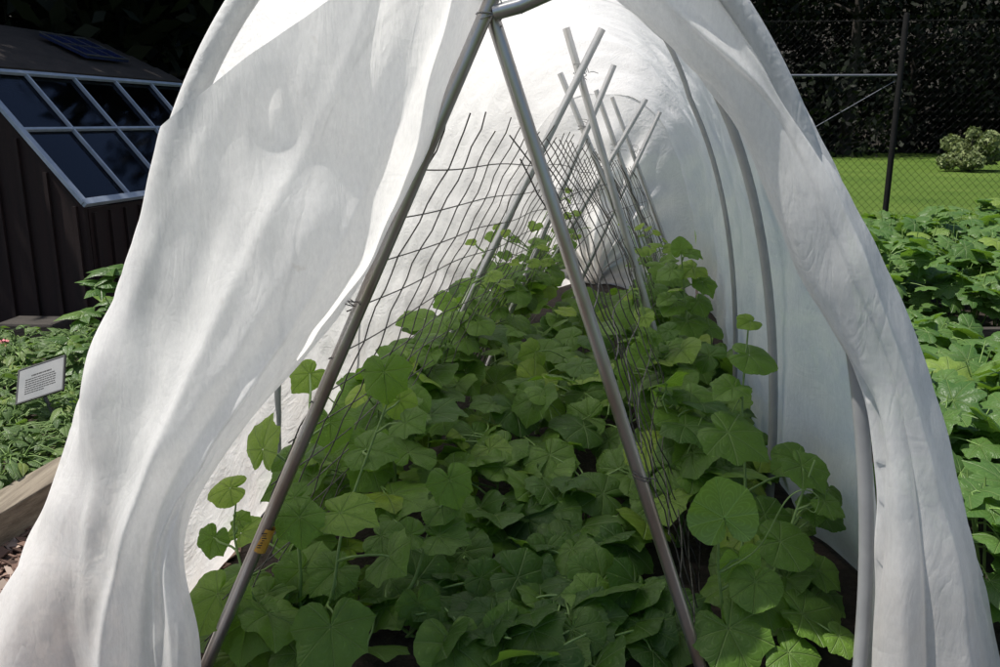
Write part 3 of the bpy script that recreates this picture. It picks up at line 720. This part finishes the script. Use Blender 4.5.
rows = [  # (row, lateral, D, leaves, spread, label)
    (0, -.08, 2.50, 20, .26, 'low cucumber plant in the dark gap between the feet of the nearest A-frame'),
    (0, .20, 2.40, 20, .24, 'cucumber plant with small bright young leaves low by the right front pole'),
    (0, .05, 2.22, 16, .20, 'cucumber plant with wide shade-toned leaves at the very front of the bed middle'),
    (0, .33, 2.25, 16, .20, 'cucumber plant in the corner inside the foot of the right front pole'),
    (0, -.14, 2.95, 30, .30, 'cucumber plant in the bed middle behind the dark front gap, nearer the left mesh'),
    (0, .20, 2.90, 30, .28, 'cucumber plant in the bed middle behind the right front pole'),
    (0, .00, 3.40, 34, .32, 'cucumber plant with flat overlapping leaves in the bed middle before the second A-frame'),
    (0, .26, 3.50, 30, .30, 'cucumber plant against the right mesh just before the second A-frame'),
    (0, -.05, 3.95, 32, .32, 'cucumber plant in the bed middle just past the second A-frame'),
    (0, .25, 4.15, 30, .30, 'cucumber plant in the bed middle under the wire between second and third A-frames'),
    (0, .05, 4.60, 26, .30, 'cucumber plant in the bed middle at the foot of the third A-frame'),
    (0, .10, 5.30, 22, .32, 'short cucumber plant in the bed middle past the third A-frame'),
    (0, .10, 6.00, 18, .32, 'short cucumber plant in the bed middle near the back end'),
    (2, -.74, 2.45, 16, .20, 'low cucumber plant between the left mesh and the cover, nearest the mouth'),
    (2, -.74, 3.00, 20, .22, 'low cucumber plant between the left mesh and the cover behind the first A-frame'),
    (2, -.74, 3.60, 20, .24, 'low cucumber plant between the left mesh and the cover beside the second A-frame'),
    (2, -.74, 4.30, 20, .24, 'low cucumber plant between the left mesh and the cover further in'),
    (2, .76, 2.55, 18, .18, 'low cucumber plant under the curling tendril beside the right wall'),
    (2, .80, 2.25, 16, .14, 'low cucumber plant beside the bare lower end of the mouth hoop'),
    (2, -.66, 2.12, 10, .14, 'low cucumber plant under the yellow sticker at the left pole foot'),
    (2, .78, 3.10, 22, .20, 'low cucumber plant at the foot of the second hoop on the right'),
    (2, .78, 3.60, 22, .20, 'low cucumber plant at the foot of the third hoop on the right'),
    (2, .76, 4.25, 20, .22, 'low cucumber plant by the right wall beyond the third hoop'),
    (0, -.30, 2.25, 18, .22, 'shade-toned low cucumber plant at the front just right of the left front pole'),
    (0, .12, 2.12, 12, .17, 'young cucumber plant with two rounded bright leaves at the front edge of the bed'),
    (-1, -.50, 2.80, 34, .26, 'cucumber plant climbing the left mesh just behind the nearest A-frame'),
    (-1, -.50, 3.35, 36, .28, 'cucumber plant climbing the left mesh before the second A-frame'),
    (-1, -.48, 3.90, 36, .28, 'cucumber plant on the left mesh at the left foot of the second A-frame'),
    (-1, -.46, 4.45, 36, .28, 'cucumber plant on the left mesh between the second and third A-frames'),
    (-1, -.44, 5.00, 34, .28, 'tallest cucumber climber on the left mesh behind the third A-frame'),
    (-1, -.44, 5.60, 26, .28, 'cucumber plant on the left mesh by the fourth A-frame'),
    (-1, -.44, 6.20, 20, .28, 'cucumber plant on the left mesh nearest the back end'),
    (1, .55, 2.80, 34, .24, 'cucumber plant climbing the right mesh behind the curling tendril'),
    (1, .54, 3.30, 34, .26, 'cucumber plant on the right mesh before the tallest right climber'),
    (1, .52, 4.20, 34, .26, 'cucumber plant on the right mesh behind the tallest right climber'),
    (1, .50, 4.80, 28, .26, 'cucumber plant on the right mesh by the third A-frame'),
    (1, .48, 5.50, 22, .26, 'cucumber plant on the right mesh by the fourth A-frame'),
]
for row, q, D, nl, sp, lab in rows:
    p = random_plant(cx(D) + q, D, row, lab, nl, sp, 1.0, .35 if D < 2.7 else .5)
    if row < 0 and abs(D - 5.0) < .01:
        for (x, y) in ((498, 226), (492, 236), (515, 240), (520, 258), (545, 238), (548, 262), (505, 255)):
            hero(p, x, y, 4.85, random.uniform(.045, .07), (random.gauss(0, .3), -.5, 1), (random.gauss(0, 1), -.4, 0), random.uniform(.6, .95))
        p.vine([(cx(5) - .44, 5.0, 0), pix(500, 300, 4.9), pix(500, 222, 4.85)], .004)
    p.done()

# ------------------------------------------------------------------ left: bed edging, plants, sign, shed
def oriented_box(a, b, wd, z0, z1, name, m, parent=None, bevel=.006, seg=10):
    a = np.array([*a, 0.]); b = np.array([*b, 0.]); d = nrm(b - a); s = np.cross(d, [0, 0, 1.0]); mb = MB()
    for i in range(1):
        c = (a + b) / 2; c[2] = (z0 + z1) / 2
        rot = np.stack([s, d, [0, 0, 1]], 1); mb.box(c, (wd, np.linalg.norm(b - a), z1 - z0), rot)
    return mb.build(name, m, parent, False, bevel)
tag(oriented_box((-2.13, 1.2), (-1.60, 4.2), .15, -.02, .15, 'edging_timber', M_TIMBER), 'weathered timber edging the flower bed beside the wood chip path', 'timber')
tag(oriented_box((-4.6, 5.45), (-1.9, 5.3), .04, 0, .09, 'edging_board', M_TIMBER), 'thin brown board along the back of the flower bed', 'board')
tag(oriented_box((-3.42, 5.75), (-3.02, 5.72), .25, 0.0, .17, 'plastic_crate', M_DARKWOOD, None, .02), 'low dark crate on the ground before the shed', 'crate')

def bed_plant(name, x, y, h, spread, n, tm, m, sz, label, cat, group, stemn=4, zlo=.35, vmean=.45):
    o = empty(name, (x, y, 0), label, cat, group); fol = MB(); st = MB(); P = []
    for k in range(stemn):
        a = random.uniform(0, 6.28); rr = random.uniform(.1, .8) * spread
        e = np.array([x + rr * math.cos(a), y + rr * math.sin(a), h * random.uniform(.8, 1)])
        q = catmull([(x, y, 0), (np.array([x, y, 0]) + e) / 2 + np.array([0, 0, .05 * h]), e], 12); P.append(q); st.tube(q, np.linspace(.006, .0025, 12), 5, False)
    AP = np.concatenate(P)
    for k in range(n):
        a = random.uniform(0, 6.28); rr = spread * math.sqrt(random.random())
        z = h * (zlo + (1 - zlo) * random.random() ** .6) * (1 - .25 * (rr / spread) ** 2)
        pos = np.array([x + rr * math.cos(a), y + rr * math.sin(a), max(.03, z)])
        nm = (random.gauss(0, .4), random.gauss(-.1, .4), 1.0); tip = (math.cos(a) + random.gauss(0, .5), math.sin(a) + random.gauss(0, .5), -.2)
        put_leaf(fol, tm[random.randrange(len(tm))], pos, tip, nm, random.uniform(*sz), min(1, max(0, random.gauss(vmean, .24))))
        d = np.linalg.norm(AP - pos, axis=1) + .6 * np.clip(AP[:, 2] - pos[2] + .02, 0, 1); stalk(st, AP[int(d.argmin())], pos, .0028, .0018, .02, 5, 4)
    fol.build('foliage', m, o); st.build('stem', M_STEM, o); return o
spots = [(-2.15, 2.9), (-2.05, 3.25), (-2.42, 3.3), (-1.95, 3.65), (-2.3, 3.75), (-2.62, 3.75), (-1.86, 4.05), (-2.2, 4.2), (-2.56, 4.15), (-2.9, 4.2), (-2.0, 4.6), (-2.35, 4.65), (-2.72, 4.6), (-3.05, 4.7), (-2.55, 5.0), (-2.95, 5.05), (-2.15, 5.0), (-3.3, 5.1)]
for i, (x, y) in enumerate(spots):
    bed_plant('bedding_plant', x, y, random.uniform(.17, .28) * (1.55 if y > 4.3 else 1.1), .22, 95, T_OV, M_BED, (.045, .09), 'low leafy bedding plant crowded into the flower bed around the sign', 'bedding plant', 'low bedding plants in the left flower bed', 6, .2, .5)
# upright shrub beside the cover with long leaves in tiers
o = empty('leafy_shrub', (-2.12, 4.55, 0), 'upright shrub with long glossy leaves rising against the dark shed wall', 'shrub')
fol = MB(); st = MB()
tiers = [(100, 288, 4.45), (84, 318, 4.4), (104, 332, 4.5), (94, 354, 4.4), (112, 305, 4.6), (110, 274, 4.5), (70, 345, 4.5), (120, 345, 4.55), (104, 380, 4.4), (80, 372, 4.45)]
for x, y, D in tiers:
    e = pix(x, y, D); q = catmull([(-2.12, 4.55, 0), (np.array([-2.0, 4.55, 0]) + e) / 2 + np.array([.02, 0, .03]), e], 12); st.tube(q, np.linspace(.007, .003, 12), 6, False)
    for k in range(9):
        a = k * .74 + random.uniform(-.3, .3); up = random.uniform(.0, .5)
        put_leaf(fol, T_OV[k % 6], e + np.array([0, 0, .015 * (k % 3)]), (math.cos(a), math.sin(a), up - .1), (random.gauss(0, .2) - .3 * math.cos(a) * up, -.3 * math.sin(a) * up - .2, 1), random.uniform(.10, .15), min(1, max(0, random.gauss(.55, .2))))
fol.build('foliage', M_SHRUBLEAF, o); st.build('stem', M_STEM, o)
# pink flower
c = pix(4, 344, 4.9); o = empty('pink_flower', (c[0], c[1], 0), 'single pink flower on a thin stem over the flower bed', 'flower')
MB().tube(catmull([(c[0], c[1], 0), (c[0] + .02, c[1], c[2] * .5), c], 12), .003, 6).build('stem', M_STEM, o)
fl = MB()
for ring, (nk, s, up) in enumerate(((8, .055, .15), (7, .042, .5), (5, .028, 1.1))):
    for k in range(nk):
        a = k * 6.283 / nk + ring * .4
        put_leaf(fl, T_OV[k % 6], c + np.array([0, 0, .006 * ring]), (math.cos(a), math.sin(a), up), (-math.cos(a) * up, -math.sin(a) * up, 1), s, .5)
fl.build('bloom', M_PINK, o)
# sign on a leaning post
c = pix(41, 380, 3.72)
o = empty('garden_sign', (c[0] + .06, c[1] + .05, 0), 'small tilted grey text sign on a short post in the flower bed', 'sign')
ax = nrm(pix(66, 371, 3.70) - pix(14, 388, 3.74)); upv = nrm(pix(35, 362, 3.80) - pix(46, 398, 3.66)); upv = nrm(upv - ax * np.dot(upv, ax)); nr_ = nrm(np.cross(ax, upv))
if nr_[1] > 0: nr_ = -nr_
rot = np.stack([ax, upv, nr_], 1)
MB().box(c, (.25, .165, .006), rot).build('plate', M_SIGN, o, False, .002)
fr = MB()
for sx, sy, lx, ly in ((0, .0845, .262, .006), (0, -.0845, .262, .006), (.128, 0, .006, .165), (-.128, 0, .006, .165)):
    fr.box(c + ax * sx + upv * sy, (lx, ly, .011), rot)
fr.build('plate_frame', M_GREYBOX, o, False)
tx = MB()
def words(y, x0, x1, hgt):
    x = x0
    while x < x1 - .006:
        l = min(random.uniform(.006, .018), x1 - x); tx.box(c + ax * (x + l / 2) + upv * y + nr_ * .0036, (l, hgt, .0008), rot); x += l + .003
words(.036, -.052, .058, .0065)
for k in range(7): words(.021 - .0115 * k, -.085, .085 if k < 6 else .03, .0042)
tx.build('lettering', M_INK, o, False)
MB().tube([c - nr_ * .008 - upv * .02, c - nr_ * .012 - upv * .09 + ax * .02, np.array([c[0] + .10, c[1] + .02, -.03])], .0085, 8).build('post', M_GREYBOX, o)

# shed: glazed lean-to roof falling towards the path
e0 = pix(83, 205, 6.0); dirE = nrm([.18, 1, 0]); side_ = nrm([-1, .18, 0])   # along the eave, away from the eave
ZE = float(e0[2]); run, rise = .773, .906; PW, NP = .55, 5; LEN = PW * NP
shed = empty('garden_shed', (e0[0], e0[1], 0), 'dark red garden shed with a steep glazed roof and a small solar panel', 'shed')
def sp(a, b, z): return np.array([e0[0], e0[1], 0]) + dirE * a + side_ * b + np.array([0, 0, z])
def gp(a, f): return sp(a, run * f, ZE + rise * f)     # on the glazed slope, f 0 eave .. 1 top
slope = nrm(gp(0, 1) - gp(0, 0)); gn = nrm(np.cross(dirE, slope))
if gn[2] < 0: gn = -gn
grot = np.stack([dirE, slope, gn], 1); SL = np.linalg.norm(gp(0, 1) - gp(0, 0))
wl = MB(); ZT = ZE + rise; RZ = ZT + .42; RB = run + .95; BACK = run + 1.9
def wall(a, b, z1a, z1b, z0=0):  # upright quad wall between plan points
    pass
def plank_wall(name, poly, nrmv, th=.04):
    mb = MB(); n = np.array(nrmv) * th; P = [np.array(q) for q in poly]; k = len(P)
    # fan of quads between front and back
    V = P + [q - n for q in P]
    F = []
    for i in range(1, k - 1): F.append([0, i, i + 1, i + 1]); F.append([k, k + i + 1, k + i, k + i])
    for i in range(k): j = (i + 1) % k; F.append([i, k + i, k + j, j])
    mb.add(V, F); return mb.build(name, M_SHEDWALL, shed, False)
plank_wall('wall', [sp(0, 0, 0), sp(0, 0, ZE - .02), sp(0, run, ZT - .02), sp(0, RB, RZ - .05), sp(0, BACK, ZT - .03), sp(0, BACK, 0)], -dirE)
plank_wall('wall', [sp(LEN, BACK, 0), sp(LEN, BACK, ZT - .03), sp(LEN, RB, RZ - .05), sp(LEN, run, ZT - .02), sp(LEN, 0, ZE - .02), sp(LEN, 0, 0)], dirE)
plank_wall('wall', [sp(.05, .0, 0), sp(LEN - .05, 0, 0), sp(LEN - .05, 0, ZE - .03), sp(.05, 0, ZE - .03)], -side_)
plank_wall('wall', [sp(.05, BACK, 0), sp(.05, BACK, ZT - .05), sp(LEN - .05, BACK, ZT - .05), sp(LEN - .05, BACK, 0)], side_)
# vertical battens on the near gable and the eave wall
bt = MB()
for k in range(14):
    b = .06 + k * (BACK - .1) / 13; zt = np.interp(b, [0, run, RB, BACK], [ZE, ZT, RZ, ZT]) - .08
    bt.box(sp(-.012, b, zt / 2), (.022, .03, zt), np.stack([dirE, side_, [0, 0, 1]], 1))
for k in range(12):
    bt.box(sp(.1 + k * .185, -.012, (ZE - .06) / 2), (.03, .022, ZE - .06), np.stack([dirE, side_, [0, 0, 1]], 1))
bt.build('batten', M_SHEDWALL, shed, False)
# framed glazing
gf = MB()
def bar(a0, f0, a1, f1, wd, hh, lift):
    A = gp(a0, f0) + gn * lift; B = gp(a1, f1) + gn * lift; d = nrm(B - A); s_ = nrm(np.cross(gn, d))
    gf.box((A + B) / 2, (wd, np.linalg.norm(B - A), hh), np.stack([s_, d, gn], 1))
for k in range(NP + 1): bar(k * PW, .0, k * PW, 1.0, .055 if k in (0, NP) else .020, .03, .02 if k in (0, NP) else .017)
bar(-.02, .0, LEN + .02, .0, .05, .04, .024); bar(0, 1.0, LEN, 1.0, .03, .03, .022); bar(.03, .555, LEN - .03, .555, .022, .03, .0155)
gf.build('glazing_frame', M_FRAME, shed, False, .003)
for r_, (f0, f1) in enumerate(((.02, .545), (.565, .99))):
    for k in range(NP):
        MB().add([gp(k * PW + .012, f0), gp((k + 1) * PW - .012, f0), gp((k + 1) * PW - .012, f1), gp(k * PW + .012, f1)], [[0, 1, 2, 3]]).build('pane', M_GLASS, shed, False)
# upper roof slopes of boards
for nm, b0, z0, b1, z1 in (('roof', run + .01, ZT + .03, RB, RZ + .02), ('roof', RB + .004, RZ + .02, BACK + .12, ZT - .03)):
    rb = MB(); n_ = 7
    for k in range(n_):
        f0, f1 = k / n_, (k + 1) / n_ + .015
        A = sp(-.08, b0 + (b1 - b0) * f0, z0 + (z1 - z0) * f0 - .0); B = sp(-.08, b0 + (b1 - b0) * f1, z0 + (z1 - z0) * f1 + (.012 if nm and b0 < RB else 0))
        d = nrm(B - A); up = nrm(np.cross(dirE, d)); up = up if up[2] > 0 else -up
        lower = f0 if b0 < RB else f1
        rb.box((A + B) / 2 + dirE * (LEN / 2 + .08) + up * (.012 + .0035 * (k % 2)), (LEN + .16, np.linalg.norm(B - A), .022), np.stack([dirE, d, up], 1))
    rb.build(nm, M_ROOF, shed, False)
rd = nrm(sp(0, RB, RZ) - sp(0, run, ZT)); rn = nrm(np.cross(dirE, rd)); rn = rn if rn[2] > 0 else -rn
pc = sp(LEN * .72, run + .5, ZT + .42 * .5 / .95) + rn * .10; prot = np.stack([dirE, rd, rn], 1)
pv = MB().box(pc, (.62, .48, .03), prot).build('solar_panel', M_PV, shed, False, .003)
pf = MB()
for k in range(4): pf.box(pc + dirE * (-.31 + .2067 * k) + rn * .016, (.006 if 0 < k < 3 else .02, .48, .006), prot)
for k in range(3): pf.box(pc + rd * (-.24 + .24 * k) + rn * .0195, (.62, .006 if k == 1 else .02, .006), prot)
pf.build('panel_frame', M_GREYBOX, pv, False)
# window in the near gable
wc = sp(-.02, 1.0, 1.02); wrot = np.stack([side_, dirE, [0, 0, 1]], 1)
wd = MB()
for sx, sz_, lx, lz in ((0, .26, .5, .045), (0, -.26, .5, .045), (.24, 0, .045, .475), (-.24, 0, .045, .475), (0, 0, .02, .475)): wd.box(wc + side_ * sx + np.array([0, 0, sz_]), (lx, .05, lz), wrot)
wf = wd.build('window', M_FRAME, shed, False)
MB().box(wc + dirE * .004, (.44, .006, .48), wrot).build('pane', M_PV, wf, False)
# staging with a pot and tray seen through the glass
stg = empty('potting_bench', tuple(sp(1.0, .45, 0)), 'potting bench under the glazed roof inside the shed', 'bench')
b_ = MB(); b_.box(sp(1.1, .45, .62), (1.9, .5, .04), np.stack([dirE, side_, [0, 0, 1]], 1)); b_.build('bench_top', M_TIMBER, stg, False)
for a in (.2, 2.0):
    for b in (.25, .65): MB().box(sp(a, b, .30), (.05, .05, .60), np.stack([dirE, side_, [0, 0, 1]], 1)).build('leg', M_TIMBER, stg, False)
def lathe(prof_, c, name, m, parent=None, sides=20):
    mb = MB(); th = np.arange(sides) * 6.283185 / sides; V = []; F = []
    for r_, z in prof_: V += [(c[0] + r_ * math.cos(t), c[1] + r_ * math.sin(t), c[2] + z) for t in th]
    for i in range(len(prof_) - 1):
        for k in range(sides): F.append([i * sides + k, i * sides + (k + 1) % sides, (i + 1) * sides + (k + 1) % sides, (i + 1) * sides + k])
    mb.add(V, F); return mb.build(name, m, parent)
tag(lathe([(.001, 0), (.05, 0), (.075, .13), (.085, .13), (.085, .16), (.07, .16), (.065, .10), (.001, .10)], sp(.35, .35, .642), 'plant_pot', M_CLAY), 'pale plant pot on the bench behind the shed glass', 'pot')
tb = MB(); rot_ = np.stack([dirE, side_, [0, 0, 1]], 1)
for (a, b, z, s_) in ((0, 0, .006, (.4, .25, .012)), (0, .119, .035, (.4, .012, .045)), (0, -.119, .035, (.4, .012, .045)), (.194, 0, .035, (.012, .225, .045)), (-.194, 0, .035, (.012, .225, .045))):
    tb.box(sp(.75 + a, .38 + b, .644 + z), s_, rot_)
tag(tb.build('seed_tray', M_CLAY, None, False, .002), 'pale seed tray on the bench behind the shed glass', 'tray')

# ------------------------------------------------------------------ right: vegetable patch
tag(oriented_box((2.55, 4.78), (5.2, 4.9), .05, 0, .34, 'bed_board', M_DARKWOOD), 'dark board holding the raised bed in the middle of the right patch', 'board')
tag(oriented_box((1.8, 2.55), (2.8, 2.62), .05, 0, .30, 'bed_board', M_DARKWOOD), 'dark board low beside the right edge of the row cover', 'board')
sq = []
for y, x0, x1, h, z0 in ((2.25, 1.42, 2.3, .50, 0), (2.75, 1.50, 2.7, .54, 0), (3.25, 1.6, 2.9, .56, 0), (3.75, 1.72, 3.2, .55, 0), (4.25, 1.85, 3.5, .46, 0), (4.6, 1.9, 2.5, .56, 0), (5.25, 2.0, 4.2, .74, 0), (5.75, 2.15, 4.5, .78, 0), (6.25, 2.2, 4.8, .80, 0), (6.8, 2.3, 5.2, .80, 0), (7.4, 2.5, 5.6, .80, 0)):
    x = x0
    while x < x1:
        sq.append((x + random.uniform(-.06, .06), y + random.uniform(-.08, .08), h * random.uniform(.88, 1.12))); x += .46
for x, y, h in sq:
    front = y < 5
    bed_plant('squash_plant', x, y, h, .30, 46 if front else 52, T_SQ, M_SQ, (.075, .135), 'broad leaved squash plant in front of the dark board in the right patch' if front else 'tall lobed leaf squash plant between the dark board and the fence', 'squash plant', 'squash plants before the board' if front else 'squash plants behind the board', 6, .45, .45)

# ------------------------------------------------------------------ chain link fence
fd = 8.1; FH = 2.38
fpost = pix(893, 140, fd); px0 = fpost[0]
fence = empty('chain_link_fence', (px0, fd, 0), 'black chain link fence with a grey brace rail behind the vegetable patch', 'fence')
fdir = nrm([1, -.06, 0])
def fp(a, z): return np.array([px0, fd, 0]) + fdir * a + np.array([0, 0, z])
ch = MB(); hw = .0355
k = 0; a = -4.2
while a < 5.0:
    P = []; n_ = int(FH / hw)
    for i in range(n_ + 1): P.append(fp(a + (hw if i % 2 else 0) , .02 + i * hw) + np.array([0, .003 * (1 if i % 2 else -1), 0]))
    ch.tube(P, .0021, 3, False); a += 2 * hw
# second set, mirrored, closes the diamonds
a = -4.2
while a < 5.0:
    P = [fp(a + (-hw if i % 2 else 0), .02 + i * hw) + np.array([0, .006 + .003 * (1 if i % 2 else -1), 0]) for i in range(int(FH / hw) + 1)]
    ch.tube(P, .0021, 3, False); a += 2 * hw
ch.build('mesh_fabric', M_LINK, fence, False)
for a in (0, -3.05, 3.05):
    MB().tube([fp(a, -.05), fp(a, .8), fp(a, FH + .04), fp(a, FH + .07)], [.027, .027, .027, .016], 14).build('post', M_POST, fence)
MB().tube([fp(-3.0, 1.91), fp(-1.5, 1.912), fp(-.03, 1.91)], .011, 10).build('brace_rail', M_RAIL, fence)
MB().tube([fp(-.04, 1.86), fp(-1.5, .98), fp(-2.98, .10)], .0042, 6).build('brace_rod', M_RAIL, fence)
MB().tube([fp(-4.2, FH), fp(0, FH), fp(5, FH)], .0035, 6).build('top_wire', M_LINK, fence)

# ------------------------------------------------------------------ hillside, woods, bush; hill added to close sky gaps
gx = np.linspace(-140, 160, 40); gy = np.linspace(50, 130, 20); V = []
for x in gx:
    for y in gy: V.append((x, y, -.3 + (y - 50) * .45 + 1.2 * math.sin(x * .13 + y * .2) * min(1, (y - 50) / 10)))
structure(MB().add(V, grid_faces(40, 20)).build('backdrop_hill', simple('forest floor', [(.3, (.012, .010, .007)), (.7, (.035, .03, .02))], 1, .95, 0, .5, 4, .1)))

def leaf_cloud(mb, centers, radii, n, size, vmean=.4, vsd=.25, squash=.8):
    cs = np.asarray(centers, float); rs = np.asarray(radii, float)
    pick = rng.choice(len(cs), n, p=rs ** 2 / (rs ** 2).sum())
    d = rng.normal(0, 1, (n, 3)); d /= np.linalg.norm(d, axis=1)[:, None]
    rad = rs[pick] * rng.uniform(.45, 1.05, n) ** .6
    P = cs[pick] + d * rad[:, None] * np.array([1, 1, squash])
    nrm_ = d + rng.normal(0, .8, (n, 3)); nrm_ /= np.linalg.norm(nrm_, axis=1)[:, None]
    tx_ = np.cross(nrm_, rng.normal(0, 1, (n, 3))); tx_ /= np.linalg.norm(tx_, axis=1)[:, None]; ty_ = np.cross(nrm_, tx_)
    s = size * rng.uniform(.6, 1.35, n)[:, None]
    V = np.stack([P - tx_ * s, P + ty_ * s * .5, P + tx_ * s, P - ty_ * s * .5], 1).reshape(-1, 3)
    F = np.arange(4 * n).reshape(n, 4)
    cl = np.clip(rng.normal(vmean, vsd, n), 0, 1)
    mb.add(V, F, None, np.repeat(cl, 4))
def tree(x, y, h, cr_, n, label, group, low=.12, size=.22, lean=0):
    o = empty('woodland_tree', (x, y, 0), label, 'tree', group)
    P = catmull([(x, y, -.2), (x + random.uniform(-.2, .2), y, h * .3), (x + random.uniform(-.5, .5) + lean * .5, y, h * .62), (x + lean, y, h * .9)], 18)
    tk = MB(); tk.tube(P, np.linspace(.02 * h + .05, .04, 18), 9, False); cs = []; rs = []
    for k in range(16):
        f = random.uniform(low, .98); b = P[int(f * 17)]; a = random.uniform(0, 6.28)
        ln_ = cr_ * random.uniform(.4, .9) * (1 - .5 * max(0, f - .5))
        e = b + np.array([ln_ * math.cos(a), ln_ * math.sin(a), ln_ * random.uniform(.0, .5)])
        tk.tube(catmull([b, (b + e) / 2 + np.array([0, 0, .15]), e], 7), np.linspace(.008 * h, .02, 7), 5, False)
        cs.append(e); rs.append(cr_ * random.uniform(.35, .6))
    tk.build('trunk', M_BARK, o)
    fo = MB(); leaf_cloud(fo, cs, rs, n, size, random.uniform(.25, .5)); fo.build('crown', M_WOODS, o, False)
xs = [4, 8.5, 12.5, 16, 20, 24.5, 29, 33, 37.5, 10, 18, 27, 35, 1, -4]
ys = [43, 41, 42.5, 40.5, 43, 41.5, 42, 41, 43.5, 47, 48, 47, 48, 46, 45]
for x, y in zip(xs, ys):
    tree(x, y, random.uniform(13, 17), random.uniform(4.2, 5.2), 6500, 'dark woodland tree in the shaded edge beyond the lawn', 'trees of the wood beyond the lawn', .06, .17)
for x, y, h, c in ((-7.6, 10.4, 12.5, 3.0), (-5.8, 12.2, 9.5, 2.9), (-4.5, 11.2, 7.6, 2.2), (-11.5, 12.5, 13, 3.4), (-4.6, 15.5, 13, 3.2), (-8, 16, 14, 3.6), (-13, 17, 14, 3.8), (-1.5, 19, 13, 3.4), (-5.5, 20.5, 15, 4)):
    tree(x, y, h, c, 4200, 'dark tree of the wood behind the garden shed', 'trees of the wood behind the shed', .12, .17)
tree(-6.9, 8.9, 10, 2.6, 4500, 'dark tree added to shade the shed roof from behind', 'trees of the wood behind the shed', .38, .13)  # added tree that keeps the sun off the shed roof
tree(-7.7, 6.9, 10, 2.5, 4500, 'dark unseen tree added to shade the shed gable', 'trees of the wood behind the shed', .35, .13)  # added out-of-view tree, blocks grazing sun on the gable
ug = MB(); cs = []; rs = []
for x in np.arange(-8, 46, 1.6):
    for z in (.8, 2.6, 4.8, 7.2): cs.append((x + random.uniform(-.6, .6), random.uniform(40.5, 46) + z * .4, z + random.uniform(-.4, .4))); rs.append(random.uniform(1.3, 2.0))
leaf_cloud(ug, cs, rs, 52000, .17, .25)
cs = []; rs = []
for x in np.arange(-22, 2, 1.1):
    for z in (.6, 1.8, 3.2, 4.8): cs.append((x + random.uniform(-.4, .4), 13.5 + random.uniform(0, 3) + z * .3 + max(0, (x + 3)) * 1.2, z)); rs.append(random.uniform(.9, 1.4))
leaf_cloud(ug, cs, rs, 22000, .16, .25)
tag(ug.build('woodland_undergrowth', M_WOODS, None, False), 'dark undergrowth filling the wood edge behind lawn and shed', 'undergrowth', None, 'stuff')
c = pix(972, 152, 27); o = empty('round_bush', (c[0], c[1], 0), 'pale green round bush on the far edge of the lawn', 'bush')
bs = MB(); bt = MB(); cs = []; rs = []
for k in range(22):
    a = random.uniform(0, 6.28); r_ = random.uniform(.1, 1.0); e = np.array([c[0] + r_ * .92 * math.cos(a), c[1] + r_ * math.sin(a), random.uniform(.30, 1.22) * (1 - .25 * r_)])
    cs.append(e); rs.append(random.uniform(.22, .36)); bt.tube([(c[0], c[1], 0), (np.array([c[0], c[1], 0]) + e) / 2, e], .015, 5, False)
leaf_cloud(bs, cs, rs, 5200, .075, .5, .3); bs.build('foliage', M_BUSH, o, False); bt.build('stem', M_BARK, o)

for o in bpy.data.objects:
    if '_loc' in o: del o['_loc']
